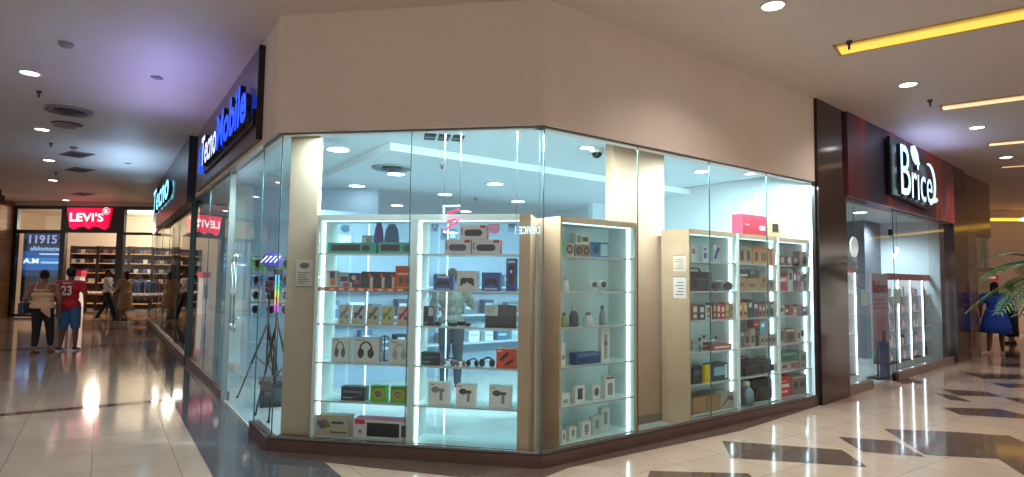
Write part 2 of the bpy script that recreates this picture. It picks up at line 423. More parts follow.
RND = lambda c, d: [('o', c, .5, .5, .38, .34), ('o', d, .5, .5, .22, .2)]
def item(F, crop, x0, x1, y0, y1, zi, colr, artspec, label, cat='box', name='product_box', dep=None, v=.06, side=None, group=None, z=None, parts=None, vbase=V0, lean=0):
    X, Y, s = CROPS[crop]
    pa, pb = X+x0/s, X+x1/s; ya, yb = Y+y0/s, Y+y1/s; vv = vbase+v
    ua, _, _ = F.hit(pa, yb, vv); ub, _, t = F.hit(pb, yb, vv)
    _, za, t1 = F.hit((pa+pb)/2, ya, vv); _, zb, _ = F.hit((pa+pb)/2, yb, vv)
    h = za-zb; w = ub-ua
    zz = (ZS[zi] if z is None else z)+.001
    dep = dep or min(.2, max(.05, w*.5))
    c = M(colr, .45); mb = MB()
    if side and F is FB:
        pass
    mb.box(0, w, 0, dep, 0, h, c, bev=.002)
    if side: mb.box(w-.0005, w+.0008, .002, dep-.002, .003, h-.003, M(side, .45)); mb.box(.003, w-.003, .002, dep-.002, h-.0005, h+.0006, M(side, .45)); mb.box(-.0008, .0005, .002, dep-.002, .003, h-.003, M(side, .45))
    art(mb, w, h, artspec)
    o = mb.build(name, loc=F.p(ua, vv, zz), rot=F.rot if not lean else F.rot)
    if lean: o.rotation_euler = (-lean, 0, F.rot)
    return tag(o, label, cat, group)
def place(F, crop, x0, x1, y0, y1, zi, v=.1, vbase=V0, z=None):
    X, Y, s = CROPS[crop]; vv = vbase+v
    pa, pb = X+x0/s, X+x1/s; ya, yb = Y+y0/s, Y+y1/s
    ua = F.hit(pa, yb, vv)[0]; ub = F.hit(pb, yb, vv)[0]; h = F.hit((pa+pb)/2, ya, vv)[1]-F.hit((pa+pb)/2, yb, vv)[1]
    return F.p((ua+ub)/2, vv, (ZS[zi] if z is None else z)+.001), ub-ua, h
W = '#dfe6e6'
# --- left lit cabinet
item(FA, 'a', 66, 250, 137, 178, 5, '#45c8c0', [('r', '#2b3742', .08, .68, .25, .8), ('o', '#1f5f58', .8, .5, .09, .3)], 'long teal soundbar box, left one on the top shelf of the left cabinet', dep=.12)
item(FA, 'a', 260, 392, 135, 178, 5, '#45c8c0', [('r', '#2b3742', .08, .62, .25, .8), ('o', '#1f5f58', .82, .5, .1, .3)], 'shorter teal box, right one on the top shelf of the left cabinet', dep=.12)
item(FA, 'a', 198, 236, 62, 134, 5, '#9fb7bd', [('o', '#3a4a60', .6, .4, .2, .2), ('r', '#e4ecef', .1, .4, .1, .9)], 'pale carton standing behind the long teal box', v=.24, z=1.81, dep=.06)
def jug(F, crop, x0, x1, y0, y1, zi, c1, c2, label, v=.25):
    p, w, h = place(F, crop, x0, x1, y0, y1, zi, v)
    t = thing('speaker', label, 'speaker', p, F.rot)
    MB().lathe([(w*.3, 0), (w*.46, h*.15), (w*.5, h*.5), (w*.4, h*.82), (w*.22, h*.95)], M(c1, .35), seg=20, sy=.5).build('body', t)
    MB().lathe([(w*.24, h*.93), (w*.26, h*.97), (w*.2, h)], M(c2, .35), seg=16, sy=.5).build('cap', t)
    return t
jug(FA, 'a', 242, 280, 58, 178, 5, '#4b4f9c', '#8a70b8', 'purple rounded speaker on the top shelf behind the teal boxes')
jug(FA, 'a', 282, 340, 62, 178, 5, '#3c6f9e', '#58a6c4', 'wide blue rounded speaker behind the shorter teal box')
# red price strip
pm = MB(); pm.box(0, (A1-A0)-.07, 0, .004, 0, .035, M('#c8553c', .5))
for k in range(9): pm.box(.02+k*.095, .07+k*.095, -.001, 0, .008, .027, M('#e8c8b0', .5))
tag(pm.build('price_strip', loc=FA.p(A0+.035, V0-.006, ZS[4]-.022), rot=FA.rot), 'orange-red price strip along the shelf edge of the left cabinet', 'strip')
H5 = [('#cfd6dc', '#d98848', '#38486a', 62, 104, 'white and orange', 'leftmost'), ('#a9bccb', '#c84030', '#2c3c68', 107, 146, 'pale blue and red', 'second')]
item(FA, 'a', 62, 104, 238, 306, 4, '#d8dde0', [('r', '#35507a', .3, .75, .55, .95), ('o', '#e08a40', .6, .35, .25, .2), ('r', '#f4f4f4', .05, .3, .1, .9)], 'white packet with orange and blue print, leftmost above the red price strip', dep=.06)
item(FA, 'a', 108, 146, 245, 306, 4, '#b4c6d6', [('r', '#26345c', .2, .9, .45, .75), ('r', '#c23b32', .5, .95, .1, .35)], 'pale blue packet with navy and red print above the red price strip', dep=.06)
item(FA, 'a', 150, 186, 248, 308, 4, '#34405a', [('o', '#cfd5da', .45, .7, .25, .15), ('r', '#c8643c', .5, 1, .3, .55), ('r', '#d8dde0', 0, .3, .05, .4)], 'dark blue packet with orange patch, third above the red price strip', dep=.06)
for k, (a, b) in enumerate(((195, 240), (244, 284), (288, 322))):
    item(FA, 'a', a, b, 246, 312, 4, '#1d2024', [('r', '#d8dde0', .72, 1, .05, .7), ('o', '#c85038', .7, .78, .16, .13), ('r', '#3a3f45', .15, .5, .3, .6)],
         ['black packet with orange dot, leftmost of three black packets above the red strip', 'black packet with orange dot, middle of three black packets above the red strip', 'black packet with orange dot, next to the orange box above the red strip'][k], dep=.06)
item(FA, 'a', 324, 396, 240, 330, 4, '#d8542e', [('r', '#f0d8c8', .1, .9, .62, .7), ('o', '#3a5068', .32, .4, .13, .15), ('o', '#7a4a58', .7, .4, .13, .15), ('r', '#e8a040', .05, .95, .04, .12)], 'bright orange box at the right end of the price-strip shelf', dep=.1, z=ZS[4])
cols = [('#d3dbdc', '#8a96a0'), ('#c8d2dc', '#54647e'), ('#c4ccc0', '#6a7a66'), ('#ced2b4', '#93a040'), ('#e0c8d0', '#c04868')]
for k, (a, b) in enumerate(((106, 150), (158, 206), (214, 262), (270, 316), (330, 376))):
    c, d = cols[k]; nm = ['white', 'slate blue', 'grey green', 'olive yellow', 'pink and white'][k]
    item(FA, 'a', a, b, 375, 447, 3, c, [('l', d, .2, .3, .8, .9, .2), ('r', d, .15, .6, .45, .6), ('r', '#e4c23c', .1, .5, .03, .14), ('o', d, .7, .35, .14, .1)], nm+' gaming phone accessory pack leaning on the third shelf of the left cabinet', 'packet', 'accessory_packet', dep=.03, lean=.12)
item(FA, 'b', 80, 146, 42, 133, 2, W, HEAD('#5d6b78'), 'white box picturing grey-blue headphones, left of three in the left cabinet', dep=.09)
item(FA, 'b', 162, 262, 42, 136, 2, W, HEAD('#26292c'), 'white box picturing black headphones, widest of three in the left cabinet', dep=.09, side='#9a8e7c')
item(FA, 'b', 298, 382, 44, 134, 2, W, HEAD('#aab3b6'), 'white box picturing silver headphones, right of three in the left cabinet', dep=.09)
p, w, h = place(FA, 'b', 268, 298, 30, 134, 2, .22)
t = thing('headphones', 'dark blue headphones on a small stand behind the white headphone boxes', 'headphones', p, FA.rot)
MB().box(-.035, .035, -.03, .03, 0, .01, M('#26344a')).cyl((0, 0, .01), (0, 0, h*.9), .008, M('#26344a')).build('stand', t)
MB().tube([(.055*math.cos(a), 0, h*.65+.07*math.sin(a)) for a in [PI*i/10 for i in range(11)]], .006, M('#2b3c5c')).build('headband', t)
for sx in (-1, 1): MB().sph((sx*.055, 0, h*.6), (.016, .028, .035), M('#1f2c48')).build('ear_cup', t)
item(FA, 'b', 118, 208, 230, 282, 1, '#1e2834', [('r', '#5878a0', .1, .9, .55, .7), ('r', '#93a7bc', .08, .45, .15, .25), ('l', '#3c5a88', .5, .2, .9, .5, .06)], 'black and blue box, left of the two green boxes', dep=.1)
for k, (a, b) in enumerate(((230, 290), (306, 366))):
    item(FA, 'b', a, b, 226, 287, 1, '#6ebb3e', RND('#b6b84a', ['#6a3f8a', '#b03058'][k])+[('r', '#3f7a2a', .05, .95, .86, .95), ('o', '#e4d8b0', .5, .5, .1, .09)],
         ['green game box with a purple round picture beside the black box', 'green game box with a crimson round picture near the cabinet divider'][k], dep=.07, side='#4fcf3a')
item(FA, 'b', 15, 146, 353, 432, 0, '#c0b098', [('l', '#3a6a9a', .1, .7, .25, .35, .1), ('l', '#b04838', .2, .75, .35, .4, .1), ('l', '#4a8a50', .3, .8, .45, .45, .08), ('r', '#3b4658', .5, .85, .6, .72), ('r', '#6a625a', .45, .95, .15, .24)], 'tan carton with fanned colour pictures on the bottom of the left cabinet', dep=.12)
item(FA, 'b', 165, 378, 368, 440, 0, '#dcd8d8', [('r', '#15181c', .24, .82, .12, .85), ('r', '#2a3038', .86, .97, .15, .78), ('r', '#d8304c', .02, .2, .74, 1), ('o', '#7a8088', .12, .35, .03, .1)], 'long white and pink box picturing a black keyboard, bottom of the left cabinet', dep=.16, side='#e0607c')
# --- middle cabinet
def spk(a, b, y0, y1, label, z=None, c='#2b2d38'):
    return item(FA, 'c', a, b, y0, y1, 5, '#dfe2e6', SPK(c), label, dep=.11, side='#e2405a', z=z, v=.07)
s1 = spk(127, 222, 122, 176, 'white box picturing a purple-grey speaker, lower left of the speaker stack', c='#57567a')
s2 = spk(226, 330, 122, 176, 'white and red box picturing a navy speaker, lower right of the stack')
h1 = FA.hit(450, 205+122/3.67, V0+.07)[1]-FA.hit(450, 205+176/3.67, V0+.07)[1]
spk(184, 280, 66, 120, 'white and red speaker box on top of the two others', z=ZS[5]+h1)
item(FA, 'c', 86, 156, 252, 306, 4, '#2a62b4', PAD('#14181e')+[('r', '#dce6f0', .2, .8, .82, .95), ('r', '#8ab8e8', .1, .9, .03, .12)], 'blue box with black game controller, left of the white controller box', dep=.08)
item(FA, 'c', 172, 246, 236, 308, 4, '#e6eaec', PAD('#1a1c20'), 'white box with black game controller between two blue boxes', dep=.08)
item(FA, 'c', 262, 331, 240, 308, 4, '#2a64bc', PAD('#10161e')+[('r', '#b8d0ec', .15, .85, .06, .16)], 'blue box with black game controller beside the tall blue box', dep=.08)
item(FA, 'c', 352, 389, 186, 306, 4, '#1f4fa4', [('r', '#10141c', .3, .7, .2, .8), ('r', '#c8d8f0', .1, .9, .86, .94), ('o', '#e8eef4', .5, .6, .12, .05)], 'tall narrow blue box at the right side of the controller shelf', dep=.08)
item(FA, 'c', 48, 86, 370, 441, 3, '#22384e', [('r', '#c8d4d8', .5, .95, .5, .95), ('r', '#7890a0', .1, .4, .1, .2)], 'dark blue box with a pale sticker at the left of the laptop shelf', dep=.1)
p, w, h = place(FA, 'c', 275, 390, 358, 440, 3, .1)
t = thing('laptop', 'open dark laptop on the middle cabinet shelf, screen towards the glass', 'laptop', p, FA.rot)
MB().box(-w/2, w/2, .0, .008, .006, h, M('#16202c', .3), bev=.002).box(-w/2+.008, w/2-.008, -.001, .0, .02, h-.01, M('#1f3048', .1)).build('screen', t)
MB().box(-w/2, w/2, -.04, .16, 0, .008, M('#20242a', .4), bev=.002).build('keyboard_base', t)
p2, w2, h2 = place(FA, 'c', 276, 323, 356, 396, 3, .08)
o = MB().box(-w2/2, w2/2, 0, .003, 0, h2, M('#d6e4e6', .5)); art(o, 0.001, .001, [])
for i in range(4): o.box(-w2*.4, w2*(.1+.07*i), -.001, 0, h2*(.2+.18*i), h2*(.26+.18*i), M('#7890a0'))
tag(o.build('price_card', loc=p2+Vector((0, 0, h-h2)), rot=FA.rot), 'white price card stuck on the corner of the dark laptop', 'card')
def gadget(F, crop, x0, x1, y0, y1, zi, c1, c2, label, name='headset', cat='headset', v=.08, vbase=V0):
    p, w, h = place(F, crop, x0, x1, y0, y1, zi, v, vbase)
    t = thing(name, label, cat, p, F.rot)
    MB().tube([(w*.36*math.cos(a), .05*math.sin(a), h*.35+h*.55*math.sin(a)) for a in [PI*i/8 for i in range(9)]], h*.10, M(c1, .4)).build('band', t)
    for sx in (-1, 1): MB().sph((sx*w*.32, 0, h*.42), (w*.19, .03, h*.42), M(c2, .4)).build('ear_cup', t)
    return t
gadget(FA, 'c', 90, 165, 425, 444, 3, '#20262c', '#2c3238', 'small black headset lying left of the round puck on the laptop shelf')
p, w, h = place(FA, 'c', 150, 230, 424, 444, 3, .12)
t = thing('game_controller', 'black game controller lying left of the laptop', 'controller', p, FA.rot)
MB().sph((0, 0, h*.45), (w*.3, .035, h*.4), M('#1b1f24')).sph((-w*.3, -.02, h*.35), (w*.16, .05, h*.33), M('#1b1f24')).sph((w*.3, -.02, h*.35), (w*.16, .05, h*.33), M('#1b1f24')).build('body', t)
for sx in (-1, 1): MB().cyl((sx*w*.15, -.02, h*.6), (sx*w*.15, -.02, h), .008, M('#3a4048')).build('thumb_stick', t)
item(FA, 'd', 40, 109, 78, 125, 2, '#1f3540', [('r', '#3c6a70', .1, .9, .55, .7), ('r', '#7a98a0', .1, .5, .2, .3)], 'dark teal box at the left of the gadget shelf in the middle cabinet', dep=.1)
gadget(FA, 'd', 112, 168, 100, 128, 2, '#5a4a58', '#8f7a8e', 'mauve folded headset beside the dark teal box')
gadget(FA, 'd', 168, 204, 108, 130, 2, '#7e8a90', '#c05868', 'tiny grey and red earphones on the gadget shelf')
gadget(FA, 'd', 206, 252, 104, 133, 2, '#1c2634', '#1e2c48', 'navy folded headset left of the larger black one')
gadget(FA, 'd', 254, 312, 96, 132, 2, '#171b20', '#20242a', 'black folded headset next to the orange box')
item(FA, 'd', 316, 389, 66, 136, 2, '#e2502a', [('l', '#1c2228', .2, .4, .6, .8, .16), ('l', '#1c2228', .45, .15, .85, .45, .12), ('r', '#f0d0c0', .05, .3, .85, .93)], 'orange box picturing a black tool at the right of the gadget shelf', dep=.09)
for k, (a, b, y0, y1, c) in enumerate(((65, 140, 183, 264, '#8a9296'), (168, 238, 195, 273, '#3a3430'), (289, 369, 197, 275, '#3c4650'))):
    item(FA, 'd', a, b, y0, y1, 1, '#e9eceb', DRY(c), ['white box picturing a grey hair tool, left of three in the middle cabinet', 'white box picturing a dark brown hair tool, centre of three in the middle cabinet', 'white box picturing a slate hair tool, right of three in the middle cabinet'][k], dep=.1)
# --- narrow cabinet B
K = dict(vbase=V0)
item(FB, 'e', 115, 127, 152, 202, 5, '#4fcfa0', [], 'slim green box at the left of the narrow cabinet top shelf', dep=.06)
item(FB, 'e', 129, 162, 152, 202, 5, '#b8b4a8', RND('#5a5048', '#c8c0b0'), 'tan box with a dark round print, lower left of the small stack', dep=.08)
item(FB, 'e', 166, 192, 160, 204, 5, '#8a8f80', RND('#38443c', '#b0a890'), 'grey-green small box under the white one in the narrow cabinet', dep=.08)
item(FB, 'e', 194, 219, 160, 204, 5, '#a8805c', RND('#4c3c34', '#e0b080'), 'brown small box between grey-green and blue boxes in the narrow cabinet', dep=.08)
hh = FB.hit(580, 200+160/3.667, V0+.06)[1]-FB.hit(580, 200+204/3.667, V0+.06)[1]
item(FB, 'e', 167, 218, 118, 158, 5, '#d6dcd8', [('r', '#88a098', .1, .4, .2, .8), ('r', '#5c6c64', .5, .9, .3, .7)], 'white box resting on the small stack in the narrow cabinet', dep=.08, z=ZS[5]+hh)
item(FB, 'e', 222, 288, 150, 205, 5, '#2b82b0', [('r', '#9fd0e4', .55, .95, .1, .9), ('o', '#15486c', .3, .5, .16, .25)], 'bright blue box at the right of the narrow cabinet top shelf', dep=.12, side='#9cc8dc')
def smallcam(F, crop, x0, x1, y0, y1, zi, c, label, name='security_camera', cat='camera'):
    p, w, h = place(F, crop, x0, x1, y0, y1, zi, .09)
    t = thing(name, label, cat, p, F.rot)
    MB().lathe([(w*.3, 0), (w*.32, h*.06), (w*.1, h*.14), (w*.08, h*.3)], M('#d8dee0', .3), seg=16).build('base', t)
    MB().sph((0, 0, h*.6), (w*.45, w*.4, h*.4), M('#dfe5e6', .3)).build('head', t)
    MB().cyl((0, -w*.3, h*.6), (0, -w*.43, h*.6), w*.26, M(c, .2), seg=16).build('lens', t)
    return t
smallcam(FB, 'e', 212, 240, 290, 333, 4, '#3a2c30', 'small white round camera with brown lens in the narrow cabinet')
smallcam(FB, 'e', 244, 274, 290, 333, 4, '#30343c', 'small white round camera with grey lens, right of its twin')
def figurine(F, crop, x0, x1, y0, y1, zi, c, c2, label, name='bottle', cat='bottle', v=.09):
    p, w, h = place(F, crop, x0, x1, y0, y1, zi, v)
    t = thing(name, label, cat, p, F.rot)
    MB().lathe([(w*.42, 0), (w*.48, h*.05), (w*.46, h*.55), (w*.25, h*.75), (w*.2, h*.8)], M(c, .3), seg=16).build('body', t)
    MB().lathe([(w*.24, h*.78), (w*.26, h*.9), (w*.2, h)], M(c2, .3), seg=16).build('cap', t)
    return t
figurine(FB, 'e', 117, 140, 278, 332, 4, '#dfe4e6', '#a8b4b8', 'white gadget standing alone at the left of the camera shelf')
figurine(FB, 'e', 114, 134, 412, 466, 3, '#9aa06a', '#59603c', 'olive green canister left of the dark gadgets, narrow cabinet')
figurine(FB, 'e', 146, 174, 390, 464, 3, '#46566a', '#c8d0d4', 'slate canister with pale cap, narrow cabinet')
figurine(FB, 'e', 198, 228, 410, 460, 3, '#d0dadc', '#7a8a90', 'white short canister in the middle of the narrow cabinet')
figurine(FB, 'e', 256, 273, 388, 460, 3, '#8a9498', '#5a6468', 'thin grey wand standing on the middle shelf of the narrow cabinet')
item(FB, 'f', 113, 130, 82, 166, 2, '#dde3e4', [('r', '#8a949a', .2, .8, .3, .5)], 'tall white box at the left side above the middle of narrow cabinet', dep=.05)
item(FB, 'f', 170, 258, 122, 163, 2, '#2d5684', [('r', '#4f7cac', .05, .95, .7, .95), ('r', '#1d3c60', .1, .5, .2, .5)], 'dark blue flat box in the narrow cabinet', dep=.1)
item(FB, 'f', 262, 292, 30, 156, 2, '#dde4e4', [('r', '#9aa6aa', .3, .7, .1, .8), ('o', '#5c686c', .5, .55, .2, .06)], 'tall white box right of the dark blue flat box', dep=.05)
item(FB, 'f', 116, 146, 266, 308, 1, '#e2e8e8', [('r', '#a0a8ac', .2, .8, .2, .5)], 'plain white low box at the left in the narrow cabinet second shelf', dep=.05)
item(FB, 'f', 166, 201, 234, 296, 1, '#dfe4e4', [('r', '#4a4c50', .25, .75, .2, .85)], 'white box picturing a dark phone in the narrow cabinet', dep=.05)
item(FB, 'f', 230, 258, 236, 292, 1, '#d8dede', [('o', '#5c6268', .5, .55, .3, .28)], 'white box picturing a grey disc in the narrow cabinet', dep=.05)
item(FB, 'f', 276, 312, 205, 284, 1, '#dfe6e6', [('r', '#8c9498', .25, .75, .15, .7), ('r', '#42484c', .1, .9, .9, .97)], 'tallest white box on the second shelf of the narrow cabinet', dep=.06)
for k, (a, b, y0, y1, l) in enumerate(((116, 132, 395, 440, 'slim white box at the far left'), (145, 170, 385, 435, 'white box second from the left'), (190, 224, 368, 425, 'white box with orange mark in the middle'), (230, 262, 348, 415, 'pale wide box right of centre'), (262, 292, 315, 405, 'tall pale box at the right'))):
    item(FB, 'f', a, b, y0, y1, 0, ['#dbe1e1', '#e0e5e4', '#e4e6e4', '#b8cccb', '#cad6d6'][k], [('r', '#8f999c', .3, .7, .3, .8)]+([('o', '#d08040', .5, .2, .14, .07)] if k == 2 else []), l+' on the bottom shelf of the narrow cabinet', dep=.05, v=.05+.02*k)
# --- right run
KV = dict(vbase=V0+.04)
def it(crop, x0, x1, y0, y1, zi, c, a, label, **k): return item(FB, crop, x0, x1, y0, y1, zi, c, a, label, vbase=V0+.04, **k)
it('g', 88, 100, 168, 232, 5, '#e0e4e4', [('r', '#d04048', .1, .9, .5, .8)], 'white card pack with red mark, top shelf of the bag cabinet', dep=.05)
it('g', 130, 150, 160, 226, 5, '#cfdde6', [('o', '#31579a', .5, .4, .3, .2), ('r', '#5a7ab4', .2, .8, .7, .85)], 'pale pack with blue disc, left of two on the top shelf', dep=.05)
it('g', 172, 200, 152, 226, 5, '#aebfce', [('l', '#243c78', .2, .2, .8, .8, .3), ('r', '#e8eef2', .1, .4, .7, .95)], 'blue patterned pack, right of two on the top shelf', dep=.05)
def bag(F, crop, x0, x1, y0, y1, zi, c, label, v=.08, name='camera_bag', squash=1, z=None, cat='bag'):
    p, w, h = place(F, crop, x0, x1, y0, y1, zi, v, V0+.04, z)
    t = thing(name, label, cat, p+F.n*.1, F.rot)
    mb = MB(); mb.box(-w/2, w/2, -.1, .1, 0, h*.82, M(c, .6, noise=.3, scale=30), bev=min(.03, h*.2, w*.2)); mb.build('body', t)
    MB().tube([(-w*.3, 0, h*.78), (-w*.2, 0, h*.97), (w*.2, 0, h*.97), (w*.3, 0, h*.78)], .008, M('#0d0f11', .5)).build('handle', t)
    MB().box(-w*.32, w*.32, -.115, -.098, h*.08, h*.5, M(c, .5), bev=.006).build('pocket', t)
    MB().box(-w*.3, w*.3, -.119, -.115, h*.5, h*.52, M('#6a7074', .3, .8)).build('zipper', t)
    return t
bag(FB, 'g', 86, 168, 252, 345, 4, '#1a2227', 'large black camera bag, second shelf from the top')
# white-black gadgets (headset figures)
gadget(FB, 'g', 168, 240, 262, 306, 4, '#e2e6e6', '#31383e', 'white and black headset raised at the right of the black bag', vbase=V0+.04, v=.14)
gadget(FB, 'g', 172, 246, 300, 345, 4, '#d8dcdc', '#1d2226', 'white and black headset lying in front, right of the black bag', vbase=V0+.04, v=.05)
for k, (a, b, c, d, l) in enumerate(((88, 112, '#8a5058', '#d8d0c8', 'maroon'), (115, 140, '#2c4a44', '#c8d4cc', 'dark green'), (142, 166, '#c8ccc8', '#a07850', 'pale grey'), (170, 186, '#5c4a48', '#c8a080', 'dark brown'), (187, 202, '#b85050', '#e8d8c8', 'brick red'), (203, 219, '#a83a40', '#f0e0d0', 'crimson'), (220, 238, '#b87858', '#d8c8b0', 'copper'), (240, 262, '#c8b090', '#5c4838', 'sand'))):
    it('g', a, b, 396+(k % 3)*4, 460, 3, c, [('r', d, .2, .8, .5, .85), ('o', d, .5, .25, .25, .12)], l+' small box in the row of eight under the camera bag', dep=.1)
# drone
p, w, h = place(FB, 'h', 88, 165, 105, 168, 2, .14, V0+.04)
t = thing('toy_drone', 'white and black drone standing above the yellow-striped box', 'drone', p, FB.rot)
MB().sph((0, 0, h*.45), (w*.26, .06, h*.25), M('#dfe3e4', .3)).box(-w*.14, w*.14, -.07, -.04, h*.35, h*.55, M('#1a1d20'), bev=.004).build('body', t)
for sx in (-1, 1):
    for sy in (-1, 1):
        a = MB().cyl((sx*w*.15, sy*.03, h*.5), (sx*w*.42, sy*.08, h*.7), .009, M('#dfe3e4')).cyl((sx*w*.3, sy*.05, h*.55), (sx*w*.34, sy*.06, 0), .005, M('#2a2e32')).build('arm', t)
        MB().cyl((sx*w*.42, sy*.08, h*.68), (sx*w*.42, sy*.08, h*.85), .014, M('#202428')).box(sx*w*.42-.05, sx*w*.42+.05, sy*.08-.006, sy*.08+.006, h*.85, h*.87, M('#3a3e42')).build('rotor', a)
it('h', 170, 246, 146, 166, 2, '#b04a48', [('r', '#e8d8d4', .1, .9, .3, .7)], 'flat red box lying right of the white drone', dep=.14)
it('h', 90, 148, 226, 290, 1, '#26323a', [('r', '#4a6474', .1, .7, .55, .8)], 'black box left of the yellow strip box', dep=.12)
it('h', 140, 160, 219, 292, 1, '#e2c324', [('r', '#b89410', .2, .8, .1, .2)], 'narrow bright yellow box between two dark boxes', dep=.04, v=.02)
it('h', 165, 230, 212, 280, 1, '#1c3a48', [('r', '#7fb8cc', .15, .82, .3, .8), ('r', '#dbe8ec', .82, .95, .1, .9)], 'dark box with pale blue screen picture right of the yellow box', dep=.12)
it('h', 92, 198, 352, 418, 0, '#a47f58', [('r', '#8f6c48', .48, .52, .0, 1), ('r', '#7c5c3c', .05, .25, .1, .2)], 'plain brown cardboard box at the bottom left of the right run', dep=.2)
it('h', 202, 268, 338, 402, 0, '#a8a39a', [('l', '#5c5c58', .1, .2, .5, .7, .06), ('l', '#6c5848', .4, .8, .9, .3, .06), ('o', '#4c5458', .6, .6, .14, .14)], 'grey carton with line drawings beside the brown cardboard box', dep=.2)
# middle
it('g', 275, 326, 168, 234, 5, '#b29a80', [('r', '#3c342e', .1, .35, .2, .8), ('r', '#3c342e', .6, .85, .2, .8)], 'tan box with two dark figures, left on the top shelf', dep=.12)
it('g', 330, 396, 168, 236, 5, '#c29a66', [('r', '#4a3a2e', .12, .3, .2, .7), ('r', '#e06838', .05, .95, .84, .98), ('r', '#8a5c30', .5, .9, .2, .7)], 'orange-tan box in the middle of the top shelf', dep=.12)
it('g', 398, 424, 172, 238, 5, '#d8703c', [('r', '#f0c8a0', .2, .8, .6, .85)], 'slim orange box at the right of the tan boxes', dep=.08)
zt = FB.hit(745, 205+290/3.975, V0+.1)[1]-FB.hit(745, 205+345/3.975, V0+.1)[1]
it('g', 272, 302, 290, 345, 4, '#a88d70', [('r', '#7a6048', .2, .8, .3, .6)], 'tan carton at the left under the navy box', dep=.12)
it('g', 304, 352, 296, 346, 4, '#b0946f', [('r', '#7a6048', .2, .8, .3, .6)], 'tan wide carton under the dark box, second shelf', dep=.12)
it('g', 354, 392, 286, 346, 4, '#ab8c66', [('r', '#8a6c4c', .2, .8, .2, .5), ('o', '#5a4838', .5, .7, .2, .14)], 'tan tall carton with a dark spot, second shelf', dep=.12)
it('g', 395, 418, 302, 346, 4, '#8c8478', [('r', '#4a4440', .2, .8, .3, .8)], 'grey small carton at the right of the tan cartons', dep=.1)
it('g', 273, 312, 258, 288, 4, '#22345c', [('r', '#d8dce4', .1, .9, .1, .4)], 'navy and white box on top of the left tan carton', dep=.1, z=ZS[4]+zt)
it('g', 315, 356, 260, 294, 4, '#2c3438', [('r', '#5c9aa4', .1, .5, .5, .9)], 'dark grey box on top of the wide tan carton', dep=.1, z=ZS[4]+zt*.92)
for k, (a, b, c, y0, l) in enumerate(((275, 290, '#d88a48', 398, 'orange tall'), (292, 308, '#e0b070', 400, 'yellow-orange'), (310, 330, '#20344c', 388, 'navy tall'), (332, 352, '#28405c', 396, 'dark blue'), (354, 366, '#b05858', 408, 'dusty red'), (367, 379, '#98785c', 412, 'light brown'), (380, 396, '#6c7c84', 402, 'steel grey'), (397, 420, '#4a5864', 400, 'slate'))):
    it('g', a, b, y0, 460, 3, c, [('r', '#dcd8d0', .2, .8, .55, .8), ('r', '#201c1c', .25, .75, .15, .4)], l+' small box in the row of eight under the tan cartons', dep=.1)
it('h', 280, 296, 84, 152, 2, '#6a6478', [('o', '#c8d0e8', .5, .75, .3, .12)], 'grey-violet box with pale disc left of the brown pair', dep=.08)
it('h', 297, 318, 92, 152, 2, '#8f7f70', [('r', '#38302c', .2, .8, .3, .7)], 'brown box with dark label left of the navy tall box', dep=.08)
it('h', 320, 340, 80, 151, 2, '#a8a49c', [('r', '#4a4640', .2, .8, .2, .6)], 'grey-white box next to the navy tall box', dep=.08)
it('h', 342, 358, 78, 150, 2, '#1f2c44', [('r', '#5c708c', .2, .8, .7, .8)], 'navy tall box in the middle of its shelf', dep=.08)
for k, (a, b) in enumerate(((360, 375), (377, 391), (392, 406), (407, 420), (421, 432))):
    it('h', a, b, 106-k, 150-k*1.5, 2, ['#9c9488', '#b0a698', '#a49884', '#8e8c84', '#7c7468'][k], [('o', '#38363a', .5, .5, .3, .2)],
       ['grey-brown', 'pale beige', 'sandy', 'cool grey', 'dull brown'][k]+' tiny camera box in the row of five', dep=.06, v=.03)
it('h', 330, 356, 52, 84, 2, '#b02c3c', [('r', '#e0b0b0', .2, .8, .3, .5)], 'red small box stacked above the grey-white box', dep=.08, z=ZS[2]+.22, v=.1)
it('h', 358, 380, 54, 100, 2, '#3f8a94', [('r', '#bcdce0', .2, .8, .5, .8)], 'teal box behind the row of five tiny camera boxes', dep=.05, v=.16, z=ZS[2]+.14)
tag(MB().box(0, .22, 0, .12, 0, .14, M('#8a8478')).build('carton', loc=FB.p(FB.u(756, V0+.2), V0+.2, ZS[2]+.001), rot=FB.rot), 'grey carton behind the five tiny camera boxes, carrying the teal box', 'box')
bag(FB, 'h', 280, 358, 198, 270, 1, '#15181b', 'black soft case, left of two on the low shelf')
bag(FB, 'h', 352, 426, 198, 262, 1, '#1b1e22', 'black rounded case, right of two on the low shelf')
bag(FB, 'h', 322, 420, 268, 372, 0, '#15171a', 'big black backpack at the bottom of the middle right cabinet', name='backpack')
figurine(FB, 'h', 284, 320, 288, 384, 0, '#50606a', '#c8d0d4', 'grey-blue flask at the left of the big black backpack')
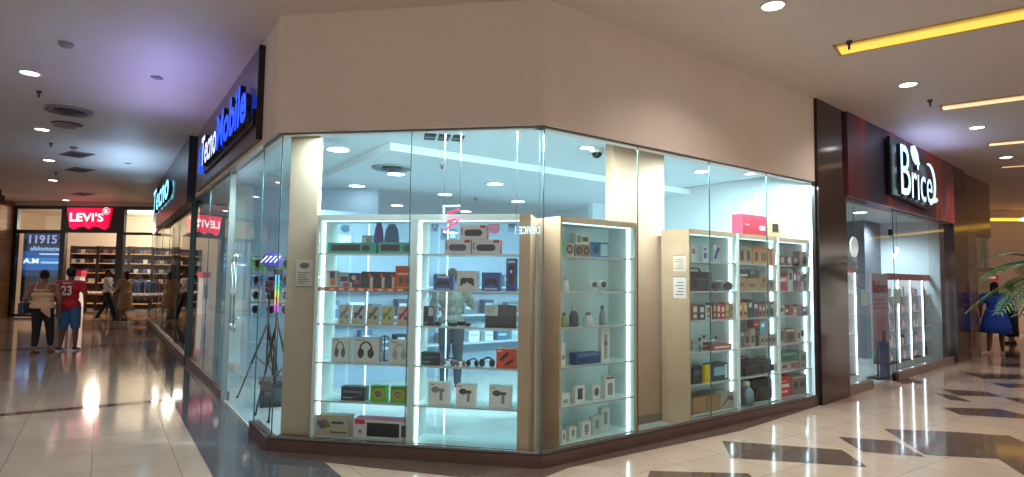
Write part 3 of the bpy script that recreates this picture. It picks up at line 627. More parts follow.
# right
for k, (a, b) in enumerate(((434, 460), (462, 488), (489, 512))):
    p, w, h = place(FB, 'g', a, b, 196, 240, 5, .1, V0+.04)
    t = thing('alarm_clock', ['round red-brown gadget, left of three on the top shelf at right', 'round red-brown gadget, middle of three on the top shelf at right', 'round red-brown gadget, beside the brown box on the top shelf at right'][k], 'clock', p, FB.rot)
    MB().cyl((0, 0, h*.5), (0, .04, h*.5), h*.42, M(['#6a3c40', '#7c4440', '#5c3438'][k], .4), seg=18).box(-w*.2, w*.2, 0, .04, 0, h*.12, M('#3a2c2c')).build('body', t)
    MB().cyl((0, -.004, h*.5), (0, 0, h*.5), h*.28, M('#c8bcb8', .3), seg=18).build('dial', t)
it('g', 518, 556, 182, 241, 5, '#8c6c54', [('r', '#2a2422', .25, .9, .2, .7)], 'brown box with dark picture at the right end of the top shelf', dep=.1)
it('g', 433, 468, 282, 343, 4, '#b83040', [('r', '#e8d0d0', .15, .85, .6, .85), ('o', '#5c1820', .5, .3, .25, .16)], 'red box at the left of the second shelf, right end cabinet', dep=.1)
for k, (a, b, c) in enumerate(((470, 490, '#c8ccd0'), (491, 504, '#3a3e48'), (505, 518, '#a83444'), (519, 532, '#d0b8b8'), (533, 549, '#7c4c40'))):
    it('g', a, b, 256+k*5, 344, 4, c, [('r', '#e8e8e8' if k in (1, 2, 4) else '#404450', .2, .8, .5, .8)], ['pale grey', 'charcoal', 'wine red', 'pale pink', 'rust brown'][k]+' upright box on the second shelf, right end cabinet', dep=.08)
for k, (a, b, c) in enumerate(((434, 456, '#c8bcb8'), (457, 472, '#4a3438'), (474, 490, '#a84048'), (491, 506, '#c09a88'), (508, 524, '#8c3440'), (526, 545, '#4a4a50'))):
    it('g', a, b, 404+(k % 2)*8, 446, 3, c, [('r', '#e0d8d0' if k % 2 else '#604840', .2, .8, .4, .75)], ['off-white', 'dark plum', 'scarlet', 'peach', 'deep red', 'iron grey'][k]+' little box on the third shelf beside the green bottle end', dep=.08)
figurine(FB, 'g', 548, 568, 388, 444, 3, '#62d23a', '#2c6a24', 'bright green bottle at the far right of the third shelf')
it('h', 436, 456, 72, 134, 2, '#a09488', [('r', '#4a3c38', .2, .8, .2, .8)], 'grey-brown upright box left of the wide brown box', dep=.1)
it('h', 458, 500, 78, 134, 2, '#7c5c4c', [('o', '#2c2424', .5, .4, .3, .3), ('r', '#d8c8b8', .1, .9, .8, .95)], 'wide brown box with dark round picture, fourth shelf', dep=.1)
it('h', 502, 522, 82, 132, 2, '#b8a898', [('r', '#5a4840', .2, .8, .3, .7)], 'beige small box beside the dark helmet', dep=.1)
p, w, h = place(FB, 'h', 525, 562, 72, 130, 2, .12, V0+.04)
t = thing('helmet', 'dark blue-grey helmet at the right end of the fourth shelf', 'helmet', p, FB.rot)
MB().sph((0, 0, h*.5), (w*.48, .08, h*.48), M('#1f2c38', .3)).build('shell', t)
MB().sph((0, -.05, h*.55), (w*.34, .045, h*.2), M('#5a7484', .1)).build('visor', t)
it('h', 440, 472, 208, 240, 1, '#c0a8ac', [('r', '#7a3040', .2, .8, .3, .7)], 'pinkish box under the green box', dep=.1)
it('h', 474, 510, 206, 238, 1, '#b0a49c', [('r', '#3a3438', .2, .5, .2, .8), ('r', '#9a3440', .6, .9, .2, .8)], 'grey box with red and black print under the green box', dep=.1)
zg = FB.hit(790, 310+205/3.975, V0+.1)[1]-FB.hit(790, 310+239/3.975, V0+.1)[1]
it('h', 442, 512, 160, 200, 1, '#1f6e50', [('r', '#6ab89a', .1, .9, .6, .8), ('r', '#12402e', .1, .6, .2, .45)], 'green box stacked on two small boxes, right end cabinet', dep=.1, z=ZS[1]+zg)
it('h', 515, 544, 166, 230, 1, '#a8988c', [('o', '#5c4038', .5, .6, .3, .2), ('r', '#c84848', .2, .8, .1, .25)], 'beige upright box right of the green box', dep=.1)
it('h', 440, 480, 266, 350, 0, '#d8304a', [('r', '#f4dcdc', .15, .85, .45, .6), ('r', '#f0c8cc', .15, .6, .7, .75), ('r', '#f0c8cc', .15, .7, .2, .3)], 'bright red box at the bottom of the right end cabinet', dep=.12)
it('h', 483, 545, 264, 338, 0, '#8c6c5c', [('o', '#40302c', .3, .5, .15, .18), ('o', '#40302c', .7, .5, .15, .18), ('r', '#c0a890', .1, .9, .85, .95)], 'brown carton with two dark rings beside the bright red box', dep=.14)
# printer box on top of the right run
pa, pb = FB.u(745, V0+.04), FB.u(769, V0+.04)
zt2 = FB.hit(769, 218, V0+.04)[1]
t = MB(); pw = pb-pa; ph = .25
t.box(0, pw, 0, .15, 0, ph, M('#b02b40', .5), bev=.003).box(pw, pw+.012, .0, .15, 0, ph, M('#c9a97f', .6))
t.box(pw-.02, pw+.33, .0, .15, 0, ph-.01, M('#c9a97f', .6), bev=.003)
t.box(pw+.13, pw+.27, -.002, 0, ph*.28, ph*.68, M('#2b2a2a')).box(pw-.17, pw-.04, -.002, 0, ph*.25, ph*.5, M('#e0a0a8')).box(.05, .14, -.002, 0, ph*.45, ph*.52, M('#e0a0a8'))
tag(t.build('printer_box', loc=FB.p(pa, V0+.06, ZT+.001), rot=FB.rot), 'large red and brown cardboard box lying on top of the right cabinets', 'box')
# suitcase between column and right run
p = FB.p(FB.u(676, .75), .75, .007)
t = thing('suitcase', 'dark suitcase with red piping between the broad column and the right cabinets', 'suitcase', p, FB.rot)
MB().box(-.14, .14, -.12, .12, .03, .68, M('#1c2026', .5), bev=.03).build('body', t)
MB().box(-.10, -.085, -.128, -.118, .06, .64, M('#8c2c30')).box(.085, .10, -.128, -.118, .06, .64, M('#8c2c30')).build('piping', t)
MB().tube([(-.07, 0, .66), (-.07, 0, .95), (.07, 0, .95), (.07, 0, .66)], .01, M('#3a3e44', .3, .6)).build('handle', t)
for sx in (-1, 1): MB().cyl((sx*.1, -.02, .02), (sx*.1, .02, .02), .02, M('#0c0c0c')).build('wheel', t)
# paper notices on the side panels
def notice(F, u, v, z, w, h, c, label, col2='#5c5048', rot=0, blocks=None):
    mb = MB().box(0, w, 0, .003, 0, h, M(c, .6))
    for i in range(6): mb.box(w*.12, w*(.6+.3*((i*3) % 4)/4), -.001, 0, h*(.1+.08*i), h*(.13+.08*i), M(col2))
    mb.sph((w*.5, 0, h*.78), (w*.3, .002, h*.11), M(col2))
    mb.box(0, w, -.0015, 0, 0, h*.03, M('#30405c'))
    return tag(mb.build('paper_notice', loc=F.p(u, v, z), rot=F.rot+rot), label, 'notice')
un = FA.u(295.5, .19); un1 = FA.u(312, .19)
notice(FA, un, .195-.003, 1.49, un1-un, .26, '#cfc6bc', 'beige paper notice with a grey emblem on the corner column')
# notices on the left side panel of the right run (that panel faces back toward the corner)
pt = FB.p(C0-.004, V0+.04+.12)
for z, h, c, l in ((1.70, .18, '#c8b8a8', 'small pale notice with an emblem on the right run side panel'), (1.40, .24, '#cfc6c0', 'lower framed notice on the right run side panel')):
    mb = MB().box(0, .003, .0, .17, 0, h, M(c, .6))
    for i in range(5): mb.box(-.001, 0, .03, .14-.02*(i % 3), h*(.15+.14*i), h*(.19+.14*i), M('#5a5058'))
    mb.box(-.0015, 0, 0, .17, h*.97, h, M('#30303c'))
    tag(mb.build('paper_notice', loc=FB.p(C0-.0035, V0+.08, z), rot=FB.rot), l, 'notice')

# ------------------------------------------------------------------ interior ceiling kit
dl_emit = M('#f4fcff', .5, emit=14); rim = M('#e6e8e6', .4); 
def downlight(x, y, z, r, label, cat='light', em=dl_emit, group=None, ring=rim):
    t = thing('recessed_downlight', label, cat, (x, y, z), 0, group)
    MB().lathe([(r*1.18, -.0), (r*1.2, -.012), (r*1.0, -.014), (r, -.002)], ring, seg=20).build('trim_ring', t)
    MB().cyl((0, 0, -.006), (0, 0, -.010), r*.97, em, seg=20, smooth=False).build('diffuser', t)
    return t
for i, (x, y, z) in enumerate(((338, 149, 3.0), (396, 173.5, 3.0), (357, 185.5, 3.0), (495, 183.5, 3.0), (445, 194, 3.0), (322, 199, 3.0), (397, 205, 3.0), (466, 211, 3.0), (518, 201, 3.0), (587, 147, 3.1), (701, 171, 3.0), (699, 195, 3.0), (751, 173, 3.1), (779, 181, 3.1))):
    p = on_z(x, y, z)
    downlight(p.x, p.y, z, .12 if i < 9 else .08, 'round white downlight in the shop ceiling, as seen through the glass', group='downlights in the shop ceiling')
def dome(px, py, z, label):
    p = on_z(px, py, z)
    t = thing('dome_camera', label, 'camera', p, 0)
    MB().cyl((0, 0, 0), (0, 0, -.05), .08, M('#d8d8d4', .4), seg=20).build('housing', t)
    MB().sph((0, 0, -.05), (.06, .06, .06), M('#1d2022', .1)).build('dome', t)
dome(597, 149, 3.1, 'white dome security camera above the narrow cabinet'); dome(747, 182.5, 3.1, 'white dome security camera above the red cardboard box')
# triple vent
p = on_z(444, 137, 3.1)
t = thing('ceiling_vent', 'three dark square louvres in the shop ceiling near the glass', 'vent', p, FB.rot*.3)
for k in (-1, 0, 1):
    f = MB().box(k*.15-.06, k*.15+.06, -.13, .13, -.012, 0, M('#2c3230', .6)).build('grille', t)
    MB().box(k*.15-.06, k*.15+.06, -.02, .02, -.016, -.010, M('#8a928e')).build('slat', f)
p = on_z(392, 167.5, 3.0)
t = thing('round_air_diffuser', 'round dark-ringed air diffuser in the shop ceiling', 'vent', p)
MB().lathe([(.26, 0), (.25, -.02), (.17, -.012), (.16, -.002)], M('#8a9494'), seg=24).build('outer_ring', t)
MB().lathe([(.13, 0), (.12, -.03), (.05, -.02), (.02, -.002)], M('#4a5254'), seg=24).build('inner_ring', t)
for px, py in ((442, 164), (356, 194), (476, 197)):
    p = on_z(px, py, 3.0)
    tag(MB().cyl((0, 0, 0), (0, 0, -.03), .03, M('#9aa0a0')).cyl((0, 0, -.03), (0, 0, -.06), .012, M('#40464a')).build('sprinkler', loc=p), 'small sprinkler head in the shop ceiling', 'sprinkler', group='sprinklers in the shop ceiling')

# neon figure reflected in the glass, modelled as glowing tubes
nv = .085
a_ = FA.hit(444, 206, nv); b_ = FA.hit(460, 206, nv); c_ = FA.hit(444, 232, nv)
nx, nz, nw, nh = a_[0], c_[1], b_[0]-a_[0], a_[1]-c_[1]
t = thing('neon_reflection', 'small white and pink angular neon reflection, built as glowing tubes between the glass and the middle cabinet', 'sign', FA.p(nx, nv, nz), FA.rot)
MB().tube([(nw, 0, nh), (0, 0, nh), (0, 0, nh*.45)], .008, M('#c8f4ff', emit=1.5)).tube([(0, 0, 0), (nw*.9, 0, -.01)], .008, M('#c8f4ff', emit=1.5)).build('white_tube', t)
MB().tube([(.03, .01, nh*.72), (nw*.9, .01, nh*.85)], .010, M('#ff4880', emit=.9)).tube([(.03, .01, nh*.4), (nw*.9, .01, nh*.52), (nw*.8, .01, nh*.35), (.0, .01, nh*.08)], .010, M('#ff4880', emit=.9)).build('pink_tube', t)
MB().cyl((0, 0, nh), (0, 0, 3.08-nz), .003, M('#888888')).cyl((nw, 0, nh), (nw, 0, 3.08-nz), .003, M('#888888')).build('wire', t)
# reversed wall lettering inside (sign seen from behind)
d0 = FA.hit(515, 234, .085); d1 = FA.hit(540, 234, .085); dz = FA.hit(527, 226.5, .085)[1]
t = thing('letter_sign', 'small white reversed letters hanging before the beige cabinet panel', 'sign', FA.p(d0[0], .085, d0[1]), FA.rot)
text_obj('DEVICE 1', d1[0]-d0[0], dz-d0[1], .012, M('#d0ecf4', emit=1.3), parent=t, mirror=True)
MB().cyl((.01, 0, .06), (.01, 0, 3.08-d0[1]), .002, M('#888888')).cyl((d1[0]-d0[0]-.01, 0, .06), (d1[0]-d0[0]-.01, 0, 3.08-d0[1]), .002, M('#888888')).build('wire', t)

# posters on the blue partition
def poster(px0, px1, py0, py1, c, artspec, label, cat='poster', text=None):
    v = MIDV-.01
    a = FB.hit(px0, py1, v); b = FB.hit(px1, py1, v); c0 = FB.hit((px0+px1)/2, py0, v)[1]; z0 = FB.hit((px0+px1)/2, py1, v)[1]
    mb = MB().box(0, b[0]-a[0], 0, .008, 0, c0-z0, M(c, .5)); art(mb, b[0]-a[0], c0-z0, artspec)
    return tag(mb.build('poster', loc=FB.p(a[0], v, z0), rot=FB.rot), label, cat)
poster(488, 500, 221, 234, '#8fa9c2', [('o', '#b04868', .5, .5, .48, .48), ('r', '#e0b0c0', .25, .75, .4, .6)], 'round red emblem on the blue wall deep in the shop')
poster(431, 439, 219, 232, '#7796b4', [('o', '#24406a', .5, .5, .4, .45), ('o', '#7796b4', .45, .5, .2, .25)], 'square poster with a dark ring at the left of the speaker stack')
poster(441, 457, 229, 240, '#4a7aa8', [('r', '#c8dcec', .55, .9, .2, .8), ('o', '#1f3a60', .28, .5, .2, .3)], 'blue and white poster behind the speaker stack')
poster(508, 516, 222, 232, '#6a8cb0', [('r', '#28466c', .1, .9, .4, .9)], 'small blue poster near the beige cabinet panel')
poster(337, 352, 222, 248, '#7794a8', [('r', '#c8d8e0', .1, .9, .1, .5), ('o', '#33506a', .5, .75, .3, .15)], 'blue-grey poster seen through the left cabinet')
# wall shelves with dark products on the partition (seen between cabinet shelves)
for r, (z, c) in enumerate(((1.45, '#2c4a70'), (1.0, '#3a5a74'), (.55, '#44606c'))):
    o = tag(MB().box(u0+.2, u1-.4, MIDV-.3, MIDV-.01, z-.03, z, M('#a8bccc', .4)).build('wall_shelf', loc=FB.o, rot=FB.rot), ['top', 'middle', 'lowest'][r]+' long pale shelf on the blue wall inside the shop', 'shelf')
    x = u0+.3; k = 0
    while x < u1-.7:
        w_ = .14+.1*random.random(); h_ = .12+.14*random.random()
        cc = random.choice(['#28425c', '#d0dce0', '#3c6a8a', '#1d2834', '#8fb0bc', '#5a6c78'])
        b = MB().box(0, w_, 0, .15, 0, h_, M(cc, .5), bev=.004); art(b, w_, h_, [('r', '#a8c0cc', .15, .85, .5, .75)])
        tag(b.build('merchandise_box', loc=FB.p(x, MIDV-.25, z+.001), rot=FB.rot), 'boxed accessory on the %s shelf of the blue wall' % ['top', 'middle', 'lowest'][r], 'box', group='boxes on the %s inner shelf' % ['top', 'middle', 'lowest'][r])
        x += w_+.08+.25*random.random(); k += 1

# interior left area seen through the entrance: accessory wall + tripods
ent = Frame(tuple(FL.p(uD0-2.2, 2.1))[:2], tuple(FL.p(uD0-2.2, 2.1)+Vector((2.6, .35, 0)))[:2])
wl0 = on_z(226, 392); 
EW = Frame((-4.15, 9.3), (-1.9, 9.3))
wallbox(EW, -.28, .0, 0, .3, .006, 3.0, M('#cdd6d6', .5), 'wall_entrance')
wallbox(EW, .0, 2.0, .25, .33, .006, 3.0, M('#a8c0d4', .5), 'wall_accessory')
tag(MB().box(-.22, 0, -.02, -.001, .12, .26, M('#c8bca8')).box(-.17, -.05, -.023, -.02, .15, .23, M('#b0a490')).build('socket_plate', loc=EW.p(-.02, 0, 0), rot=EW.rot), 'beige socket plate low on the white wall in the entrance', 'socket')
accs = [('#58b83c', '#26402c', 'green card pack holding a dark cable'), ('#3c8cc8', '#20405c', 'blue card pack holding a small gadget'), ('#c8d4d8', '#30404c', 'white card pack with thin earphones'), ('#a8b8c4', '#28323c', 'grey card pack with a mount')]
zz = [1.68, 1.42, 1.18, .96]
for r in range(4):
    MBr = thing('peg_rail', ['highest', 'second', 'third', 'lowest'][r]+' chrome rail on the blue accessory wall in the entrance', 'rail', EW.p(.02, .24, zz[r]+.2), EW.rot)
    MB().box(0, 1.6, -.015, 0, 0, .015, chrome).build('bar', MBr)
    for k in range(5):
        c = accs[r][0] if k < 3 else ('#b4bec8', '#9fb4c0')[k % 2]
        b = MB().box(0, .17, 0, .02, 0, .19, M(accs[r][0] if k in (0, 2) else c, .4)); art(b, .17, .19, RND(accs[r][1], '#c8d4d8')+[('r', '#e0e8ea', .1, .9, .86, .95)])
        tag(b.build('hanging_pack', loc=EW.p(.04+k*.24, .205, zz[r]), rot=EW.rot), 'carded accessory on the %s rail of the blue entrance wall' % ['highest', 'second', 'third', 'lowest'][r], 'packet', group='carded accessories, %s rail' % ['highest', 'second', 'third', 'lowest'][r])
def tripod(p, h, rz, spread, label, headc='#2a2430'):
    t = thing('tripod', label, 'tripod', p, rz)
    bk = M('#17191c', .4)
    for k in range(3):
        a = 2*PI*k/3+.4; ex, ey = spread*math.cos(a), spread*math.sin(a); hz = h*.62
        l = MB().cyl((0, 0, hz), (ex*.55, ey*.55, hz*.45), .014, bk).cyl((ex*.5, ey*.5, hz*.5), (ex, ey, .0), .010, bk).build('leg', t)
        MB().sph((ex, ey, .015), .018, M('#0c0c0c')).build('rubber_foot', l)
        MB().cyl((0, 0, hz*.4), (ex*.45, ey*.45, hz*.56), .006, bk).build('brace', t)
    MB().cyl((0, 0, hz*.35), (0, 0, h*.85), .012, bk).build('centre_column', t)
    MB().cyl((0, 0, h*.82), (0, 0, h*.88), .03, bk).cyl((0, 0, h*.85), (.12, -.2, h*.72), .007, bk).box(-.04, .04, -.04, .04, h*.88, h*.9, bk).build('pan_head', t)
    return t
p = FL.p(FL.L-.75, .42, .007)
tr1 = on_z(279, 410, .0)
tripod(FL.p(FL.L-1.28, .36, .007), 1.75, .3, .26, 'black camera tripod close behind the left corner glass')
tripod(FL.p(FL.L-2.6, .55, .007), 1.55, 1.2, .34, 'black tripod with a magenta holder further inside the entrance')
p = FL.p(FL.L-1.28, .36, .007)
t = thing('camera', 'compact video camera with ring light on the corner tripod', 'camera', p+Vector((0, 0, 1.575)), .2)
MB().box(-.05, .05, -.06, .06, .0, .08, M('#1c1e22'), bev=.006).build('body', t)
MB().cyl((0, -.06, .04), (0, -.11, .04), .03, M('#26282c')).build('lens', t)
p = FL.p(FL.L-2.6, .55, .007)
t = thing('phone_holder', 'magenta phone holder on the inner tripod', 'holder', p+Vector((0, 0, 1.396)), .2)
MB().box(-.06, .06, -.02, .02, 0, .12, M('#7a2458'), bev=.005).build('clamp', t); MB().box(-.04, .04, -.025, -.02, .02, .1, M('#141418')).build('screen', t)
# striped oval neon + rainbow strip
a = FL.p(FL.L-1.9, .42, 1.78)
t = MB().sph((0, 0, 0), (.13, .03, .10), M('#4a3c90', emit=.4))
for k in range(4): t.tube([(-.1+.05*k-.03, -.03, -.03), (-.1+.05*k+.04, -.03, .05)], .006, M('#e0e0ff', emit=2))
o = tag(t.build('hanging_sign', loc=a, rot=.3), 'oval purple sign with white diagonal stripes hanging in the entrance', 'sign')
MB().cyl((0, 0, .09), (0, 0, 1.36), .002, M('#888888')).build('wire', o)
a = FL.p(FL.L-.1, .07, 1.25); mb = MB()
for k, c in enumerate(('#d048e0', '#e89048', '#c8d84c', '#48c8a0', '#4aa8e8')): mb.box(-.02, .02, -.003, .003, k*.07, k*.07+.07, M(c, emit=.7))
tag(mb.build('decal', loc=a, rot=.4), 'narrow rainbow-coloured strip on the corner glass', 'decal')
o = MB().box(-.2, .2, -.15, .15, 0, .28, M('#1c2226', .5), bev=.01).box(-.15, .15, -.155, -.15, .06, .22, M('#2e3a40'))
st = thing('stool', 'low dark stand beneath the corner tripod', 'stand', FL.p(FL.L-1.95, .55, .007), .4)
o.build('box', st); MB().box(-.22, .22, -.17, .17, .28, .32, M('#2a3034')).build('top', st)

# ------------------------------------------------------------------ signs on the left
su0 = FL.hit(196, 190, -.05)[0]; su1 = FL.hit(256.5, 140, -.05)[0]
bluee = M('#1446f0', emit=1.7); whitee = M('#dce8ff', emit=1.1)
t = thing('shop_sign', 'dark sign board with glowing white and blue letters over the left shopfront', 'sign', FL.p(su0, -.05, 3.0), FL.rot)
SW = su1-su0
MB().box(0, SW, 0, .05, 0, 1.0, M('#574a4c', .3)).box(SW-.002, SW+.02, -.012, .05, 0, 1.0, M('#101014')).box(0, SW, -.004, 0, 0, .02, M('#8a7468')).build('backboard', t)
xa = FL.hit(202, 170, -.12)[0]-su0; xm = FL.hit(218, 140, -.12)[0]-su0; xb = FL.hit(248, 105, -.12)[0]-su0
MB().box(xa-.15, xb+.08, -.03, -.001, .16, .34, M('#14161c', .4)).build('shadow_board', t)
text_obj('Tecno', xm-xa-.04, .45, .06, whitee, 'white_lettering', t, .02, (xa, -.06, .22))
text_obj('Mobile', xb-xm, .47, .06, bluee, 'blue_lettering', t, .03, (xm, -.06, .22))
em = MB(); x = xa-.42
em.tube([(x, -.05, .2), (x, -.05, .62)], .018, bluee).tube([(x+.2, -.05, .16), (x+.2, -.05, .58)], .018, bluee).tube([(x-.08, -.05, .32), (x+.3, -.05, .36)], .018, bluee).tube([(x-.08, -.05, .48), (x+.3, -.05, .52)], .018, bluee)
em.build('emblem', t)
# neighbour sign further along
q0 = FL.hit(156, 225, -.14)[0]; q1 = min(FL.hit(186, 208, -.14)[0], su0-.08)
t = thing('shop_sign', 'black sign board with glowing cyan letters on the next shop along the left', 'sign', FL.p(q0, -.14, 2.85), FL.rot)
MB().box(0, q1-q0, 0, .14, 0, 1.2, M('#1c1e2c', .25)).build('backboard', t)
ql = FL.hit(170, 200, -.2)[0]-q0
text_obj('Tecno', ql-.1, .62, .07, M('#8fe6ff', emit=1.5), 'lettering', t, .02, (.05, -.06, .36))
# next shop along the left: beige pier, dark glass front
uN = uF0-.2
wallbox(FL, 0, uN, .02, .2, 2.9, CZ, M('#2a2426', .4), 'wall_next')
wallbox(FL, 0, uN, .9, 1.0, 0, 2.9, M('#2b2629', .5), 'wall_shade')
wallbox(FL, uF0-.06, uF0, -.01, .1, 0, GT, M('#2f3f42', .3, .5), 'trim_8')
for k in range(5):
    u = k*uN/5
    pane(FL, u, u+uN/5, .1, 2.88, v=.03, g=GLASS3)
wallbox(FL, 0, uN, -.01, .1, 0, .1, plm, 'trim_9')
# small goods inside this dark shop
for k in range(4):
    b = MB().box(-.25, .25, 0, .3, 0, 1.9, M('#3a3234'))
    for z in (.4, .8, 1.2, 1.6): b.box(-.24, .24, -.01, 0, z, z+.02, M('#a08060', emit=.3))
    tag(b.build('dark_shelf_unit', loc=FL.p(.9+k*2.4, .5, 0), rot=FL.rot), 'dim narrow shelf unit behind the dark glass of the next shop', 'shelf', group='dim shelf units in the next shop')

# ------------------------------------------------------------------ jeans shop across the hall
def vx(px): return (px-512)/FPX*21.2+17.6
def vz(py, px=90, dep=21.2): return CH+((278+(px-512)*.0133)-py)/FPX*dep
blk = M('#17120f', .4)
top = vz(207)
wallbox(FV, -.05, 6.5, -.02, .15, top, CZ, M('#c8b0a0', .6), 'wall_far')
wallbox(FV, -9, -.05, -.6, .15, 0, CZ, brickmat('timber_cladding', '#a5754e', '#96683f', '#6a4a30', 1.2, .18, .006, .5, rot=(PI/2, 0, 0), offset=.5), 'wall_timber')
def post(px0, px1, z0=0, z1=top, n='trim_post'):
    wallbox(FV, vx(px0), vx(px1), -.06, .08, z0, z1, blk, n)
post(13.5, 17); post(62, 67); post(119.5, 126.5); post(158, 162)
zt_ = vz(232)
wallbox(FV, vx(15), vx(67), -.05, .06, zt_-.08, zt_+.05, blk, 'trim_10')
wallbox(FV, vx(67), vx(126), -.08, .06, vz(233), top, blk, 'trim_11')
wallbox(FV, vx(15), vx(162), -.07, .06, top-.09, top+.02, blk, 'trim_12')
wallbox(FV, vx(126), vx(162), -.05, .06, vz(233)-.06, vz(233)+.03, blk, 'trim_13')
wallbox(FV, vx(17), vx(62), -.02, .02, .02, .12, blk, 'trim_14')
pane(FV, vx(17), vx(62), .1, top-.08, v=0); pane(FV, vx(126.5), vx(158), .1, top-.08, v=0)
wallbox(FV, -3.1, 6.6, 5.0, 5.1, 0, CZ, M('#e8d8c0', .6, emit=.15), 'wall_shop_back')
wallbox(FV, -3.2, -3.1, .2, 5.1, 0, CZ, M('#c8b09a', .6), 'wall_shop_side')
wallbox(FV, 6.6, 6.7, .2, 5.1, 0, CZ, M('#c8b09a', .6), 'wall_shop_end')
# red batwing sign
sx0, sx1 = vx(70), vx(115); sz0, sz1 = vz(230), vz(208.5)
t = thing('batwing_sign', 'glowing red bat-wing sign with white letters above the far shop', 'sign', FV.p(sx0, -.18, sz0), FV.rot)
sw, sh = sx1-sx0, sz1-sz0
prof = [(0, sh), (sw, sh), (sw*.93, sh*.1), (sw*.86, 0), (sw*.72, sh*.12), (sw*.6, sh*.16), (sw*.5, sh*.02), (sw*.4, sh*.16), (sw*.28, sh*.12), (sw*.16, 0), (sw*.08, sh*.1)]
rede = M('#f00a4c', emit=.95)
MB().prism(prof, 0, .09, rede).build('panel', t)
text_obj("LEVI'S", sw*.76, sh*.40, .04, M('#ffffff', emit=1), 'lettering', t, .025, (sw*.10, -.03, sh*.36))
rg = MB()
for k in range(14):
    a0, a1 = 2*PI*k/14, 2*PI*(k+1)/14
    rg.cyl((.12*math.cos(a0), 0, .12*math.sin(a0)), (.12*math.cos(a1), 0, .12*math.sin(a1)), .010, M('#ffffff', emit=.8), seg=6)
rg.build('trademark_ring', t, loc=(sw*.9, -.02, sh*.86))
text_obj('R', .1, .12, .02, M('#ffffff', emit=2), 'trademark_letter', t, .02, (sw*.9-.05, -.02, sh*.86-.06))
# blue display poster
px0, px1 = vx(18), vx(61.5); pz0, pz1 = vz(277), vz(233.5)
t = thing('display_screen', 'blue lit window display with sky picture and white letters', 'screen', FV.p(px0, .22, pz0), FV.rot)
w, h = px1-px0, pz1-pz0
mb = MB().box(0, w, 0, .05, -.9, h, M('#101c30', .3, emit=.3))
for k, c in enumerate(('#183a6a', '#2468b8', '#2f86d8', '#1f5ca8', '#15365c', '#1c2c48', '#3a4a70')):
    mb.box(.02, w-.02, -.003-.0005*k, 0, h*k/7, h*(k+1)/7, M(c, .4, emit=.7))
mb.box(w*.45, w-.02, -.008, 0, h*.30, h*.34, M('#9fd0f0', emit=1)); mb.box(w*.4, w-.02, -.008, 0, h*.5, h*.53, M('#bcd8ec', emit=1))
mb.build('panel', t)
text_obj('11915', w*.66, h*.2, .01, M('#a8a8d0', emit=.9), 'upper_lettering', t, .02, (w*.14, -.015, h*.76), mirror=False)
text_obj('tecnomobile', w*.78, h*.11, .01, M('#a8c8f0', emit=.8), 'mirrored_lettering', t, .01, (w*.18, -.015, h*.59), mirror=True)
text_obj('A.M', w*.36, h*.11, .01, M('#e8f4ff', emit=1.2), 'lettering', t, .02, (w*.03, -.015, h*.30))
# shelving with folded jeans on the back wall
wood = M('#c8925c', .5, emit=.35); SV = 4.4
def bx_(px, v=SV): return (px-512)/FPX*(21.2+v)+17.6
def bz_(py, v=SV): return CH+((272.5)-py)/FPX*(21.2+v)
for n, (pa, pb) in enumerate(((66, 94), (95, 126), (127, 160), (161, 182))):
    t = thing('jeans_shelving', ['wooden wall shelving left of the red sign post', 'wooden wall shelving behind the far doorway', 'wooden wall shelving behind the right window', 'wooden wall shelving at the far corner'][n]+' in the jeans shop', 'shelving', FV.p(bx_(pa), SV, 0), FV.rot)
    w = bx_(pb)-bx_(pa)
    MB().box(0, w, .45, .5, .05, bz_(246), M('#3a2a24')).box(0, .05, 0, .45, .0, bz_(246), M('#2a201c')).box(w-.05, w, 0, .45, 0, bz_(246), M('#2a201c')).build('carcass', t)
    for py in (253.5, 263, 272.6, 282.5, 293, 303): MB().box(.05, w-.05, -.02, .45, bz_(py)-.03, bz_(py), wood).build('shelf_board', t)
fj = {}
for c in ('#2c3448', '#48587c', '#222430', '#6a5660', '#c0c4cc'):
    mb = MB()
    for k in range(4): mb.box(-.075, .075, -.14, .14, k*.042, k*.042+.038, M(c, .8), bev=.008)
    o = mb; fj[c] = mb
jm = {}
for c, mb in fj.items():
    me = bpy.data.meshes.new('folded_jeans'); mb.bm.to_mesh(me); mb.bm.free()
    for m in mb.mats: me.materials.append(m)
    jm[c] = me
cn = {'#2c3448': 'dark indigo', '#48587c': 'blue', '#222430': 'black', '#6a5660': 'brownish', '#c0c4cc': 'pale grey'}
for ri, py in enumerate((253.5, 263, 272.6, 282.5)):
    px = 69
    while px < 180:
        if px % 32 > 1.5:
            c = random.choice(list(jm)); o = bpy.data.objects.new('folded_jeans', jm[c]); COL.objects.link(o)
            o.location = FV.p(bx_(px), SV+.16, bz_(py)+.002); o.rotation_euler = (0, 0, FV.rot)
            rn = ['uppermost', 'second', 'third', 'fourth'][ri]
            tag(o, '%s folded jeans stack on the %s wooden shelf of the far shop' % (cn[c], rn), 'jeans', group='%s jeans stacks, %s shelf' % (cn[c], rn))
        px += 4.6
